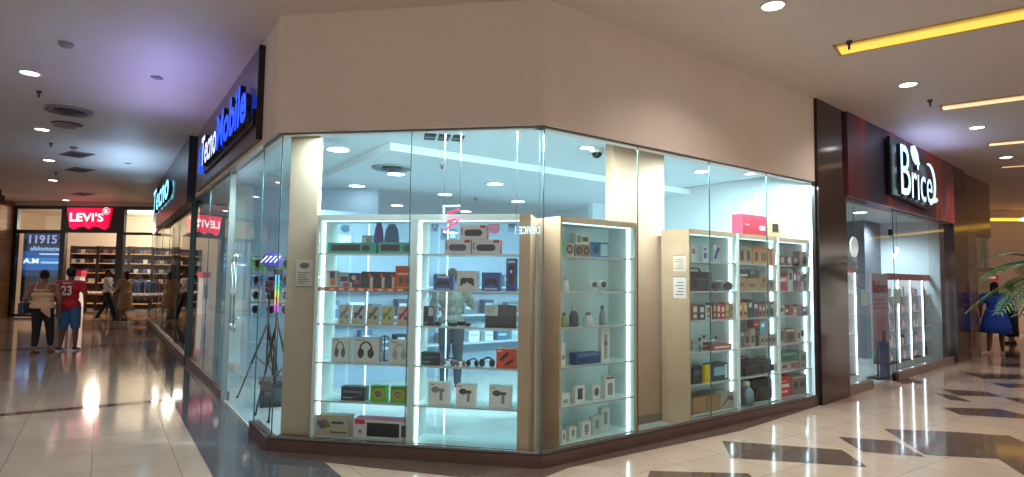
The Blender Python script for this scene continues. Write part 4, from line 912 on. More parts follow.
# tables, rails, display pillars in the far shop
def display_pillar(px, v, label, h=1.45):
    x = (px-512)/FPX*(21.2+v)+17.6
    t = thing('display_pillar', label, 'display', FV.p(x, v, 0), FV.rot)
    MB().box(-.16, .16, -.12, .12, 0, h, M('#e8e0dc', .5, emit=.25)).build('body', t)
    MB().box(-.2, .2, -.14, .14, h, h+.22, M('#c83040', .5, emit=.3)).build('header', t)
    MB().box(-.1, .1, -.13, -.12, h*.4, h*.8, M('#b8a8a4')).build('poster', t)
display_pillar(80.5, .9, 'white display pillar with red header just inside the far doorway')
for n, (px, v) in enumerate(((97, 2.6), (140, 1.2))):
    x = (px-512)/FPX*(21.2+v)+17.6
    t = thing('display_table', ['low table with folded white shirts behind the far doorway', 'dark low table with white goods in the right far window'][n], 'table', FV.p(x, v, 0), FV.rot)
    MB().box(-.75, .75, -.35, .35, .72, .78, M('#8a6a4c')).build('table_top', t)
    for sx in (-1, 1):
        for sy in (-1, 1): MB().box(sx*.7-.03, sx*.7+.03, sy*.3-.03, sy*.3+.03, 0, .72, M('#1c1614')).build('leg', t)
    for k in range(6):
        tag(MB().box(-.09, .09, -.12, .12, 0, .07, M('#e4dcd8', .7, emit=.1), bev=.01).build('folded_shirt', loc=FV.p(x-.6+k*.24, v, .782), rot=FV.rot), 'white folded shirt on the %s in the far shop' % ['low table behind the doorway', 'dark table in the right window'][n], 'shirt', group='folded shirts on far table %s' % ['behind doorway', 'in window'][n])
x0 = (128-512)/FPX*(22.9)+17.6
t = thing('clothes_rail', 'black clothes rail in the right far window', 'rail', FV.p(x0, 1.9, 0), FV.rot)
MB().tube([(0, 0, 0), (0, 0, 1.35), (1.25, 0, 1.35), (1.25, 0, 0)], .02, blk).build('frame', t)
for k in range(9):
    c = ['#b03040', '#5878a8', '#4a6a9c', '#6a88b0', '#38548a', '#7a94b8', '#486898', '#34507c', '#5c7cac'][k]
    mb = MB().box(-.045, .045, -.2, .2, -.75, -.04, M(c, .8), bev=.015).box(-.004, .004, -.004, .004, -.05, .02, chrome)
    tag(mb.build('hanging_jeans' if k else 'hanging_shirt', loc=FV.p(x0+.1+k*.13, 1.9, 1.33), rot=FV.rot), ('blue jeans hanging on the black rail in the far window' if k else 'red shirt hanging at the left end of the far black rail'), 'jeans' if k else 'shirt', group='jeans on the far rail' if k else None)
# pink/blue banner at the far left edge
t = thing('standing_banner', 'pink and blue standing banner at the left edge by the timber wall', 'banner', on_z(-1, 316), 0)
MB().box(-.15, .15, -.02, .02, .05, 1.7, M('#d070b0', .5)).box(-.15, .15, -.025, -.02, .9, 1.3, M('#50a0d8')).build('panel', t)
MB().box(-.2, .2, -.1, .1, 0, .05, M('#303030')).build('base', t)
t = thing('black_speaker', 'small black box speaker under the ceiling at the left edge', 'speaker', on_z(0, 199, 3.78), 0)
MB().box(-.15, .06, -.1, .1, -.16, .12, blk, bev=.01).build('cabinet', t); MB().box(-.02, .02, -.02, .02, .12, .29, blk).build('bracket', t)

# ------------------------------------------------------------------ right: the red-fronted shop
def stone(name, c1, c2, rough=.12):
    return brickmat(name, c1, c2, '#1c1412', 1.4, .9, .003, rough, rot=(PI/2, 0, 0), noise=.12)
stonem = stone('dark_polished_stone', '#42302c', '#3a2a27')
uP = FR.hit(849, 395, -.02)[0]
wallbox(FR, .0, uP, -.04, .05, 0, CZ, stonem, 'wall_pillar')
wallbox(FR, .32, uP, .05, .4, 0, CZ, stonem, 'wall_pillar_return')
uE = FR.hit(955, 360, 0)[0]; uQ = FR.hit(967, 355, 0)[0]
wallbox(FR, uE, uQ+.1, -.06, .4, 0, CZ, stonem, 'wall_pillar_far')
SB = 2.84
# fascia fabric material : dark reds / blues in folded gradients
fm = bpy.data.materials.new('printed_fascia'); fm.use_nodes = True; nt = fm.node_tree; bs = nt.nodes['Principled BSDF']; N = nt.nodes.new; L = nt.links.new
tc = N('ShaderNodeTexCoord'); mp = N('ShaderNodeMapping'); mp.inputs['Scale'].default_value = (1.1, 1, .35); mp.inputs['Rotation'].default_value = (0, .35, 0)
vo = N('ShaderNodeTexVoronoi'); vo.inputs['Scale'].default_value = 1.5; rp = N('ShaderNodeValToRGB')
rp.color_ramp.elements[0].color = lin('#262a4c')+(1,); rp.color_ramp.elements[1].color = lin('#8a2430')+(1,)
for pos, c in ((.25, '#5a1c30'), (.42, '#86222c'), (.55, '#b05030'), (.7, '#3a3c66'), (.85, '#98283a')):
    e = rp.color_ramp.elements.new(pos); e.color = lin(c)+(1,)
sx_ = N('ShaderNodeSeparateColor'); wv_ = N('ShaderNodeTexNoise'); wv_.inputs['Scale'].default_value = .9
L(tc.outputs['Object'], mp.inputs['Vector']); L(mp.outputs['Vector'], vo.inputs['Vector']); L(vo.outputs['Color'], sx_.inputs['Color']); L(sx_.outputs[0], rp.inputs['Fac'])
vo.feature = 'SMOOTH_F1'; vo.inputs['Smoothness'].default_value = .6
L(rp.outputs['Color'], bs.inputs['Base Color']); bs.inputs['Roughness'].default_value = .35
wallbox(FR, uP, uE, -.08, .2, SB, CZ, fm, 'wall_fascia')
# sign
b0 = FR.hit(899, 198, -.2)[0]; b1 = FR.hit(935, 200, -.2)[0]
t = thing('shop_sign', 'glowing white lettered sign with leaf accent on the dark red fascia', 'sign', FR.p(b0, -.1, 3.02), FR.rot)
bw = b1-b0; wg = M('#c4ecff', emit=1.3)
MB().prism([(-.2, .0), (bw*.95, -.1), (bw+.05, .3), (bw*.9, .78), (.55, .9), (-.2, .95)], -.05, 0, M('#0c0e18', .3)).build('backing', t)
text_obj('B', bw*.24, .82, .06, wg, 'lettering', t, .0, (0, -.11, .02))
text_obj('rice', bw*.58, .62, .06, wg, 'lettering', t, .0, (bw*.27, -.11, .0))
MB().prism([(bw*.36, .92), (bw*.44, .8), (bw*.48, .62), (bw*.40, .70), (bw*.35, .82)], -.15, -.09, wg).build('leaf_accent', t)
ar = [(bw*.80+bw*.17*math.cos(a), -.12, .36+.36*math.sin(a)) for a in [PI*.55-PI*1.0*i/12 for i in range(13)]]
MB().tube(ar, .018, wg).build('loop', t); MB().sph((bw*.95, -.12, .10), .05, wg).build('dot', t)
# glazing and interior
uD = FR.hit(873, 386, 0)[0]; uG = FR.hit(899, 374, 0)[0]
for a, b in ((uP+.02, uD), (uG, uE-.02)):
    pane(FR, a, b, .12, SB, v=.03)
    wallbox(FR, a, b, -.0, .1, 0, .12, M('#7a665c', .3), 'trim_base')
door_r = MB().poly([(uD+.05, .05, .02), (uG-.03, .05, .02), (uG-.03, .05, 2.5), (uD+.05, .05, 2.5)], GLASS).build('door_3', loc=FR.o, rot=FR.rot, fix=False)
struct(door_r)
MB().box(uG-.08, uG-.02, .02, .08, 0, .1, dark_metal).box(uD+.04, uD+.09, .02, .08, 0, .1, dark_metal).box(uG-.08, uG-.02, .02, .08, 2.4, 2.5, dark_metal).build('door_hinge', parent=door_r)
fr_ = M('#cfe4ea', .4, emit=.2)
for nm, a, b in (('left', uD-.3, uD), ('right', uG-.05, uG+.3)):
    pnl = tag(MB().box(a, b, .032, .035, 1.25, 1.5, M('#cfe0e4', .6)).build('glass_decal', loc=FR.o, rot=FR.rot), 'frosted white band on the glass %s of the right shop entrance' % nm, 'decal')
rwall = M('#ccdde4', .6)
wallbox(FR, 0, uE+.3, 3.9, 4.0, 0, 3.0, rwall, 'wall_shop_rear')
wallbox(FR, uE, uE+.12, .2, 3.9, 0, 3.0, rwall, 'wall_shop_east')
wallbox(FR, uP-.3, uE+.1, .12, 4.0, 2.92, 3.0, M('#d8e0e2', .6), 'ceiling_shop_east')
o = MB().poly([(uP-.2, .1, .007), (uE, .1, .007), (uE, 3.9, .007), (uP-.2, 3.9, .007)], white_tile).build('floor_shop_east', loc=FR.o, rot=FR.rot, fix=False); struct(o)
# lit perfume shelves: on the far side wall and by the entrance
random.seed(3)
def led_shelf(loc, rot, label, h=1.65, w=.42, small=True, gid=''):
    t = thing('lit_shelf_tower', label, 'shelving', loc, rot)
    MB().box(0, w, .25, .27, .05, h, M('#b8c0cc', .4)).box(0, w, 0, .27, 0, .12, M('#d0d8dc', .4)).box(w, w+.012, 0, .27, 0, h, M('#d8dce0')).build('carcass', t)
    MB().poly([(-.005, 0, .12), (-.005, .27, .12), (-.005, .27, h), (-.005, 0, h)], GLASS2).build('side_glass', t)
    MB().box(-.02, w+.02, -.01, .02, h, h+.12, M('#a84858', .4)).build('header', t)
    MB().box(w-.012, w, -.01, .0, .12, h, M('#e8f0ff', emit=10)).build('led_strip', t)
    nz_ = 5
    for k in range(nz_):
        z = .12+k*(h-.12)/nz_
        MB().box(0, w, 0, .25, z-.01, z, M('#dfe8ec', .2)).build('shelf', t)
        for q in range(max(1, int(w/.105))):
            c = random.choice(['#a84858', '#8a4050', '#c8a890', '#e0d8dc', '#5c4c6c', '#c86c80', '#3c3850', '#b89848'])
            hh_ = .12+.1*random.random()
            mb = MB().box(-.035, .035, -.03, .03, 0, hh_*.8, M(c, .3), bev=.005).box(-.015, .015, -.015, .015, hh_*.8, hh_, M('#e0d0b8', .3))
            px_ = Matrix.Rotation(rot, 4, 'Z') @ Vector((.06+q*.095, .1, z+.001))
            tag(mb.build('perfume_bottle', loc=Vector(loc)+px_, rot=rot), 'small cosmetics bottle on the lit shelf tower '+gid, 'bottle', group='cosmetics bottles '+gid)
    return t
tw = [FR.u(px, .4, 330) for px in (888, 900, 912, 924, 936)]
for k in range(4):
    v = .4; u = tw[k]
    led_shelf(FR.p(u, v, .008), FR.rot, w=tw[k+1]-tw[k]-.05, label=['lit shelf tower nearest the entrance glass', 'second lit shelf tower from the entrance', 'third lit shelf tower from the entrance', 'lit shelf tower furthest from the entrance'][k]+' in the right shop', gid=['nearest the entrance', 'second from the entrance', 'third from the entrance', 'furthest inside'][k])
led_shelf(FR.p(FR.u(849, .35, 330), .35, .008), FR.rot, 'lit shelf tower beside the dark stone pillar in the right shop', w=.3, gid='beside the stone pillar', h=1.75)
# inner column with poster
v = 1.3; ca, cb = FR.u(866, v, 300), FR.u(888, v, 300)
wallbox(FR, ca, cb, v, v+.5, 0, 2.92, M('#6c7078', .3), 'wall_inner_column')
mb = MB().box(cb-.34, cb-.02, v-.004, v-.001, 1.95, 2.5, M('#3c6ca8', .4, emit=.3)).box(cb-.34, cb-.02, v-.006, v-.004, 1.75, 1.98, M('#3c7858', .4, emit=.2))
tag(mb.build('wall_poster', loc=FR.o, rot=FR.rot), 'blue and green poster on the grey column in the right shop', 'poster')
t = thing('standing_poster', 'pink standing poster with dark red lettering in the right shop', 'poster', FR.p(FR.u(873, .26, 330), .26, .008), FR.rot)
w = FR.u(889, .26, 300)-FR.u(873, .26, 300)
MB().box(0, w, 0, .03, .5, 1.75, M('#a898a4', .5)).box(w*.2, w*.8, -.003, 0, .6, 1.1, M('#b07888')).build('panel', t)
MB().box(w*.3, w*.34, .01, .03, 0, .5, dark_metal).box(w*.66, w*.7, .01, .03, 0, .5, dark_metal).box(0, w, -.1, .12, 0, .02, dark_metal).build('stand', t)
text_obj('Reborn', w*.9, .2, .006, M('#8a2c40'), 'lettering', t, .01, (w*.05, -.006, 1.42))
for k in range(3): MB().box(w*.1, w*(.9-.1*k), -.004, 0, 1.15+.07*k, 1.18+.07*k, M('#a05060')).build('text_line', t)
# round white clock-like disc, ceiling sign, neon swirl
p = FR.p(FR.u(854.5, .5, 240), .5, FR.hit(854.5, 247, .5)[1])
o = tag(MB().cyl((0, 0, 0), (0, .02, 0), .17, M('#e0ecf0', .4, emit=.4), seg=24).build('round_sign', loc=p, rot=FR.rot), 'round white disc sign hanging near the dark pillar', 'sign')
MB().cyl((0, .01, .16), (0, .01, 2.9-p.z), .004, dark_metal).build('hanger', parent=o)
v = 1.2; a = FR.hit(897, 240, v); b = FR.hit(921, 240, v)
o = tag(MB().box(0, b[0]-a[0], 0, .05, 0, .16, M('#5c686c', .4)).build('hanging_sign', loc=FR.p(a[0], v, a[1]), rot=FR.rot), 'grey rectangular panel hanging under the right shop ceiling', 'sign')
MB().cyl((.1, .02, .15), (.1, .02, 2.92-a[1]), .008, dark_metal).cyl((b[0]-a[0]-.1, .02, .15), (b[0]-a[0]-.1, .02, 2.92-a[1]), .008, dark_metal).build('hanger', parent=o)
v = .4; a = FR.hit(892, 254, v); b = FR.hit(905, 248, v)
sw_ = [(0, 0, .0), (.06, 0, -.05), (.16, 0, -.05), (.26, 0, .02), (.34, 0, .10), (.26, 0, .12)]
o = tag(MB().tube(sw_, .018, M('#ffe8e8', emit=5)).build('neon_swirl', loc=FR.p(a[0], v, a[1]), rot=FR.rot), 'white neon swirl hanging at the right shop entrance', 'sign')
MB().cyl((.3, 0, .1), (.3, 0, 2.92-a[1]), .003, dark_metal).build('wire', parent=o)
for px, py in ((860, 212), (903, 224), (935, 236)):
    q = on_z(px, py, 2.92); downlight(q.x, q.y, 2.92, .12, 'round white downlight in the right shop ceiling', group='downlights in the right shop')
# dark blue garment/bag standing at the entrance
t = thing('blue_bag', 'tall dark blue bag standing inside the right shop entrance', 'bag', FR.p(FR.u(886, .14, 360), .16, .008), FR.rot)
MB().box(-.10, .10, -.05, .05, 0, .62, M('#20386c', .6), bev=.03).build('body', t); MB().tube([(-.05, 0, .61), (-.05, 0, .78), (.05, 0, .78), (.05, 0, .61)], .01, M('#14244a')).build('handle', t)

# ------------------------------------------------------------------ beyond, at far right
gl_stone = M('#5c4236', .08, noise=.15, scale=2)
FX = Frame(tuple(FR.p(uQ+.1, 0))[:2], tuple(FR.p(uQ+4.6, -.05))[:2])
uX = FX.u(991, 0, 240)
wallbox(FX, 0, uX, .0, .3, 2.75, CZ, M('#6e4c3a', .15, noise=.2, scale=1.5), 'wall_stone_upper')
wallbox(FX, 0, 1.2, .02, .3, 0, 2.75, M('#8a6f5c', .06, noise=.1, scale=2), 'wall_stone_lower')
pane(FX, 1.2, uX, .05, 2.75, v=.05, g=GLASS3)
wallbox(FX, 1.2, uX, 1.6, 1.7, 0, 2.9, M('#7a5f4c', .5), 'wall_lobby')
far = on_z(1000, 322); 
FW = Frame((12.6, 20.5), (26, 19.0))
wallbox(FW, 0, 16, 0, .2, 0, CZ, M('#e6d0bd', .7), 'wall_far_right')
o = MB().box(0, 14, -.5, -.0, 3.72, 3.78, M('#d8b050', .5)).box(0, 14, -.5, -.45, 3.68, 3.78, M('#f0c850', emit=1.6)); struct(o.build('trim_cove', loc=FW.o, rot=FW.rot))
# wall washer lamps
for k, px in enumerate((1016, 1060)):
    u = FW.u(px, -.1, 240)
    L_ = bpy.data.lights.new('wall_washer', 'SPOT'); L_.energy = 1000; L_.spot_size = 1.3; L_.color = (1, .82, .66); L_.shadow_soft_size = .05
    o = bpy.data.objects.new('wall_washer', L_); COL.objects.link(o); o.location = FW.p(u, -.5, 3.9); o.rotation_euler = (.25, 0, FW.rot)
# hanging direction signs
def hang_sign(px, y0, y1, dep, w, c, label, txt=None):
    X = (px-512)/FPX*dep; hz = 278+(px-512)*.0133
    z1 = CH+(hz-y0)/FPX*dep; z0 = CH+(hz-y1)/FPX*dep
    t = thing('hanging_sign', label, 'sign', (X, dep, z0), -.2)
    MB().box(-w/2, w/2, -.03, .03, 0, z1-z0, M(c, .4, emit=.35), bev=.01).build('board', t)
    MB().cyl((0, 0, z1-z0), (0, 0, CZ-z0), .012, dark_metal).build('rod', t)
    if txt: text_obj(txt, w*.7, (z1-z0)*.4, .01, M('#f4e8e8', emit=.5), 'lettering', t, .02, (-w*.35, -.035, (z1-z0)*.3))
hang_sign(983, 240.5, 258, 16.5, .12, '#2c7c5c', 'slim green sign hanging above the red pill sign')
hang_sign(985, 268, 272.5, 16.2, .42, '#1f5c44', 'wide green sign just over the red pill sign')
hang_sign(987, 274.5, 280.5, 16.0, .5, '#c02c34', 'red pill-shaped sign hanging by the far glass', 'SERVICES')
wallbox(FW, 0.2, .7, -.9, -.5, 0, 3.2, M('#3c2c26', .3), 'wall_dark_post')

# palm
random.seed(11)
pp = Vector((8.8, 9.4, 0))
t = thing('potted_palm', 'green feathery palm in a pot at the right edge, fronds reaching in', 'plant', pp)
MB().lathe([(.22, 0), (.3, .5), (.33, .52), (.3, .52), (.27, .46)], M('#3a302c', .4), seg=20).build('pot', t)
MB().lathe([(.06, .4), (.05, 1.0), (.035, 1.76)], M('#6a5638', .8, noise=.3, scale=30), seg=10).build('trunk', t)
gm = [M('#3f6b34', .5), M('#55803c', .5), M('#2c5230', .5)]
for k in range(21):
    ang = 2*PI*k/21+.2; ln = 1.25+.25*random.random(); lift = random.uniform(.25, .95)
    mb = MB(); pts = []
    for i in range(15):
        s_ = i/14; r = ln*s_*math.cos(lift*.6)*(1); z = 1.72+ln*(math.sin(lift)*s_*1.1-.75*s_*s_)
        pts.append(Vector((r*math.cos(ang), r*math.sin(ang), z)))
    m = gm[k % 3]
    for a, b in zip(pts, pts[1:]): mb.cyl(a, b, .008, m, seg=5)
    side = Vector((-math.sin(ang), math.cos(ang), 0))
    for i in range(2, 15):
        d = (pts[i]-pts[i-1]).normalized(); l_ = .34*math.sin(PI*(.12+.8*i/14))+.06
        for sgn in (-1, 1):
            for off in (0, .5):
                base = pts[i-1].lerp(pts[i], off); tip = base+side*sgn*l_*.85+d*l_*.6+Vector((0, 0, -.10*l_))
                mid = base.lerp(tip, .5)+Vector((0, 0, .02)); wv2 = d*.02
                mb.poly([base, mid+wv2, tip, mid-wv2], m)
    mb.build('frond', t, fix=False)

# ------------------------------------------------------------------ people
def remesh(prims, vox, m, name, parent, smooth=4):
    bm = bmesh.new()
    for pr in prims:
        if pr[0] == 'c':
            _, p0, r0, p1, r1 = pr; p0, p1 = Vector(p0), Vector(p1); d = p1-p0
            if d.length > 1e-5:
                g = bmesh.ops.create_cone(bm, cap_ends=True, segments=16, radius1=r0, radius2=r1, depth=d.length)
                mt = Matrix.Translation((p0+p1)/2) @ d.to_track_quat('Z', 'Y').to_matrix().to_4x4()
                for v in g['verts']: v.co = mt @ v.co
            for p, r in ((p0, r0), (p1, r1)):
                g = bmesh.ops.create_uvsphere(bm, u_segments=14, v_segments=8, radius=r)
                for v in g['verts']: v.co += p
        else:
            _, c, r = pr[:3]
            g = bmesh.ops.create_uvsphere(bm, u_segments=18, v_segments=12, radius=1)
            for v in g['verts']: v.co = Vector((v.co.x*r[0]+c[0], v.co.y*r[1]+c[1], v.co.z*r[2]+c[2]))
    me = bpy.data.meshes.new(name); bm.to_mesh(me); bm.free()
    o = bpy.data.objects.new(name, me); COL.objects.link(o)
    md = o.modifiers.new('r', 'REMESH'); md.mode = 'VOXEL'; md.voxel_size = vox; md.use_smooth_shade = True
    sm = o.modifiers.new('s', 'SMOOTH'); sm.iterations = smooth; sm.factor = .5
    bpy.context.view_layer.update()
    me2 = bpy.data.meshes.new_from_object(o.evaluated_get(bpy.context.evaluated_depsgraph_get()))
    bpy.data.objects.remove(o); me2.materials.clear(); me2.materials.append(m)
    for p in me2.polygons: p.use_smooth = True
    o = bpy.data.objects.new(name, me2); COL.objects.link(o); o.parent = parent
    return o
def hand(prims, w, d, sgn, r=.0085):
    """palm and five curled fingers, arm direction d; w = wrist"""
    w = Vector(w); d = Vector(d).normalized(); f = Vector((0, 1, 0)); f = (f-d*f.dot(d)).normalized(); s = d.cross(f)*sgn
    prims.append(('c', w, .022, w+d*.05, .026)); prims.append(('c', w+d*.04+f*.018, .018, w+d*.075+f*.02, .014)); prims.append(('c', w+d*.04-f*.018, .018, w+d*.075-f*.02, .014))
    for k, (o_, l) in enumerate(((.03, .065), (.010, .075), (-.010, .07), (-.03, .055))):
        a = w+d*.08+f*o_; b = a+d*l*.5+s*.004; c = b+d*l*.4+s*.018
        prims.append(('c', a, r, b, r)); prims.append(('c', b, r, c, r*.85))
    a = w+d*.03+f*.028; b = a+f*.028+d*.03; prims.append(('c', a, .011, b, .010)); prims.append(('c', b, .010, b+d*.03+s*.008, .008))
def person(label, loc, rot, H, build, skin, feet, arms, top, bottom, hair, extra=None, headturn=0.):
    """faces local +y. feet: ((x,y,lift) left, right); arms: per side (elbow, wrist) in fractions of H"""
    t = thing('person', label, 'person', loc, rot); k = H/1.7; bw = build
    P = []
    hipz, shz, headz = .52*H, .81*H, .93*H; bl = 1+(bw-1)*.3
    P += [('e', (0, .005, headz), (.074*k, .092*k, .112*k)), ('e', (0, .055*k, headz-.04*k), (.05*k, .045*k, .06*k)), ('c', (0, -.005, .83*H), .052*k, (0, .0, .88*H), .05*k)]
    P += [('e', (0, .098*k, headz-.015*k), (.012*k, .02*k, .022*k)), ('e', (.075*k, 0, headz-.01*k), (.012*k, .02*k, .032*k)), ('e', (-.075*k, 0, headz-.01*k), (.012*k, .02*k, .032*k)), ('e', (0, .088*k, headz-.055*k), (.025*k, .012*k, .008*k))]
    torso = [('e', (0, -.01, .74*H), (.165*k*bw, .105*k*bw, .14*k)), ('e', (0, 0, .65*H), (.13*k*bw, .095*k*bw, .14*k)), ('e', (0, -.015, .55*H), (.17*k*bw, .125*k*bw, .115*k)),
             ('c', (-.13*k*bw, 0, shz-.01), .052*k*bw, (.13*k*bw, 0, shz-.01), .052*k*bw)]
    P += torso
    legs = {}
    for sgn, (fx, fy, lz) in zip((-1, 1), feet):
        hip = Vector((sgn*.085*k*bl, 0, hipz)); ank = Vector((fx, fy, .075*k+lz))
        knee = hip.lerp(ank, .52)+Vector((0, .03*k+max(0, lz)*.6, 0))
        legs[sgn] = (hip, knee, ank)
        P += [('c', hip, .088*k*bl, knee, .055*k*bl), ('c', knee, .053*k*bl, ank+(knee-ank)*.6, .050*k*bl), ('c', ank+(knee-ank)*.6, .050*k*bl, ank, .032*k)]
        P += [('c', ank+Vector((0, -.03*k, -.035*k)), .035*k, ank+Vector((0, .13*k, -.05*k)), .026*k)]
    arml = {}
    for sgn, (el, wr) in zip((-1, 1), arms):
        sh = Vector((sgn*.175*k*bw, 0, shz-.015)); el = Vector(el)*k; wr = Vector(wr)*k
        arml[sgn] = (sh, el, wr)
        P += [('c', sh, .050*k*bw, el, .038*k*bw), ('c', el, .038*k*bw, wr, .024*k)]
        hand(P, wr, wr-el, sgn)
    remesh(P, .009, M(skin, .55), 'body', t)
    infl = .014*k
    # top
    def torso_cl(zlo, zhi, ex=infl, extra_hem=0):
        q = []
        for e in torso:
            if e[0] == 'e':
                if e[1][2] >= zlo-.02: q.append(('e', e[1], tuple(a+ex for a in e[2])))
            elif zhi > shz: q.append(('c', e[1], e[2]+ex, e[3], e[4]+ex))
        return q
    mt = M(top['c'], .8, noise=top.get('noise', .06), scale=top.get('ns', 25))
    q = torso_cl(top.get('lo', .5)*H, .9*H if not top.get('strap') else .76*H)
    if top.get('strap'):
        q = [('e', (0, -.01, .70*H), (.165*k*bw+infl, .112*k*bw+infl, .10*k)), ('e', (0, 0, .645*H), (.15*k*bw, .11*k*bw, .14*k)), ('e', (0, -.015, .56*H), (.175*k*bw+infl, .13*k*bw+infl, .115*k)),
             ('e', (0, -.02, .755*H), (.15*k*bw, .105*k*bw+infl, .035*k))]
        for sg in (-1, 1): q += [('c', (sg*.095*k, -.125*k*bw, .76*H), .013, (sg*.10*k, -.10*k*bw, .80*H), .013), ('c', (sg*.10*k, -.10*k*bw, .80*H), .013, (sg*.105*k, -.02, .845*H), .013)]
        if top.get('drape'): q += [('c', (.08*k, -.09, .54*H), .09, (.17*k, -.10, .44*H), .025)]
    sl = top.get('sleeve', .0)
    for sgn in (-1, 1):
        sh, el, wr = arml[sgn]
        if sl > 0: q.append(('c', sh, .052*k*bw+infl, sh.lerp(el, min(1, sl)), .044*k*bw+infl))
        if sl > 1: q.append(('c', el, .042*k*bw+infl, el.lerp(wr, sl-1), .028*k+infl))
    remesh(q, .011, mt, top.get('name', 'shirt'), t, 14)
    # bottom
    mbm = M(bottom['c'], .8, noise=.05, scale=25); ln = bottom.get('len', 2.)
    if bottom.get('skirt'):
        z0 = bottom['z0']*H; zt3 = .62*H; x = .19*k*bw; fl = bottom.get('flare', 1.15)
        prof = [(x*.8, zt3), (x, .54*H), (x*fl, (z0+.54*H)/2), (x*fl*1.05, z0), (x*fl*.98, z0), (x*.7, z0+.1)]
        MB().lathe(prof, mbm, c=(0, 0), seg=28, sy=.72).build(bottom.get('name', 'skirt'), t)
    else:
        q = [('e', (0, -.015, .545*H), (.172*k*bw+infl*.6, .128*k*bw+infl*.6, .105*k))]
        for sgn in (-1, 1):
            hip, knee, ank = legs[sgn]; lo = bottom.get('loose', .012)
            q.append(('c', hip, .088*k*bl+lo, hip.lerp(knee, min(1, ln)), (.058+.03*(1-min(1, ln)))*k*bl+lo))
            if ln > 1: q += [('c', knee, .056*k*bl+lo, ank+(knee-ank)*.6, .052*k*bl+lo), ('c', ank+(knee-ank)*.6, .052*k*bl+lo, knee.lerp(ank, ln-1), .04*k+lo)]
        remesh(q, .011, mbm, bottom.get('name', 'trousers'), t)
    # hair
    hq = [('e', (0, -.018*k, headz+.022*k), (.084*k, .094*k, .105*k))]
    if hair.get('bun'): hq.append(('e', (hair['bun']*k, -.07*k, headz+.06*k), (.055*k, .05*k, .055*k)))
    if hair.get('long'): hq += [('e', (0, -.05*k, headz-.07*k), (.085*k, .06*k, .13*k))]
    ho = remesh(hq, .009, M(hair['c'], .8, noise=.3, scale=60), hair.get('name', 'hair'), t)
    # eyes
    for sgn in (-1, 1): MB().sph((sgn*.03*k, .088*k, headz+.006), .009*k, M('#181210', .2)).build('eye', t)
    # shoes
    for sgn in (-1, 1):
        hip, knee, ank = legs[sgn]
        MB().box(-.04*k, .04*k, -.075*k, .17*k, -.075*k, -.045*k, M(hair.get('sole', '#d8d0c8'), .6), bev=.008).sph((0, .06*k, -.045*k), (.04*k, .11*k, .03*k), M(hair.get('shoe', '#22201f'), .5)).sph((0, -.03*k, -.03*k), (.038*k, .045*k, .04*k), M(hair.get('shoe', '#22201f'), .5)).build('shoe', t, loc=ank)
    return t, k
ft = ((-.10, .0, 0), (.10, .0, 0))
# woman in camisole
pw_ = on_z(40, 353)
t, k = person('woman seen from behind in cream camisole and black leggings, left of the red shirt', (pw_.x, pw_.y, .0), .25, 1.64, 1.28, '#8a5c48',
    ((-.06, -.12, 0), (.13, .10, 0)), (((-.30, -.04, 1.12), (-.31, .10, .90)), ((.30, -.02, 1.10), (.28, .06, .84))),
    dict(c='#d8ac8c', strap=True, drape=True, name='camisole', lo=.5), dict(c='#1a1718', len=1.75, name='leggings', loose=.012), dict(c='#1c1412', bun=.03, shoe='#7a4038', sole='#5c3c38'))
tag(MB().box(-.03, .10, -.10, .10, -.11, .11, M('#2c3c54', .6), bev=.03).tube([(0, -.06, .1), (.06, 0, .32), (0, .06, .1)], .008, M('#2c3c54')).build('handbag', loc=Matrix.Rotation(.25, 3, 'Z') @ Vector((-.36, .05, .88))+pw_), 'dark blue handbag hanging at the left side of the camisole woman', 'bag')
pm_ = on_z(67, 351)
t, k = person('man seen from behind in red jersey with white 23 and blue shorts', (pm_.x, pm_.y, .0), .15, 1.70, 1.15, '#6a4434',
    ((-.12, -.04, 0), (.11, .06, 0)), (((-.28, -.04, 1.15), (-.27, .12, .93)), ((.31, -.06, 1.16), (.26, .05, .92))),
    dict(c='#b81c2c', sleeve=.65, name='jersey', lo=.5), dict(c='#3c6490', len=.9, name='shorts', loose=.026), dict(c='#14100f', shoe='#2a2624', sole='#e0d8d0'))
yb = -.125*1.15*k-.028
text_obj('23', .20, .20, .03, M('#f0e8e8', .6), 'jersey_number', t, .03, (-.10, -.135, 1.13))
text_obj('OMMBLA S', .20, .035, .03, M('#f0e8e8', .6), 'jersey_lettering', t, .02, (-.10, -.125, 1.36))
pc = on_z(106, 320)
person('person in white shirt and black trousers walking across before the far shop', (pc.x, pc.y, 0), -PI/2+.2, 1.72, 1.0, '#5c3c30',
    ((-.08, -.30, .05), (.08, .30, 0)), (((-.22, -.18, 1.12), (-.2, -.1, .88)), ((.22, .12, 1.12), (.2, .34, .98))),
    dict(c='#cfc6c8', sleeve=1.85, name='shirt', lo=.52), dict(c='#14141a', len=1.95, name='trousers', loose=.016), dict(c='#14100f', shoe='#141214', sole='#141214'))
pd = on_z(124, 320)
person('person in beige dress and dark headscarf bending beside the white-shirted walker', (pd.x, pd.y, 0), PI/2-.3, 1.66, 1.15, '#6a4838',
    ((-.08, -.16, 0), (.08, .18, 0)), (((-.24, .08, 1.12), (-.2, .24, .98)), ((.24, .1, 1.12), (.2, .28, .98))),
    dict(c='#a88468', sleeve=1.8, name='dress_top', lo=.5), dict(c='#9c7a60', skirt=True, z0=.22, flare=1.1, name='skirt'), dict(c='#2a1a18', long=True, name='headscarf', shoe='#2c2420', sole='#2c2420'))
pe = on_z(997, 355)
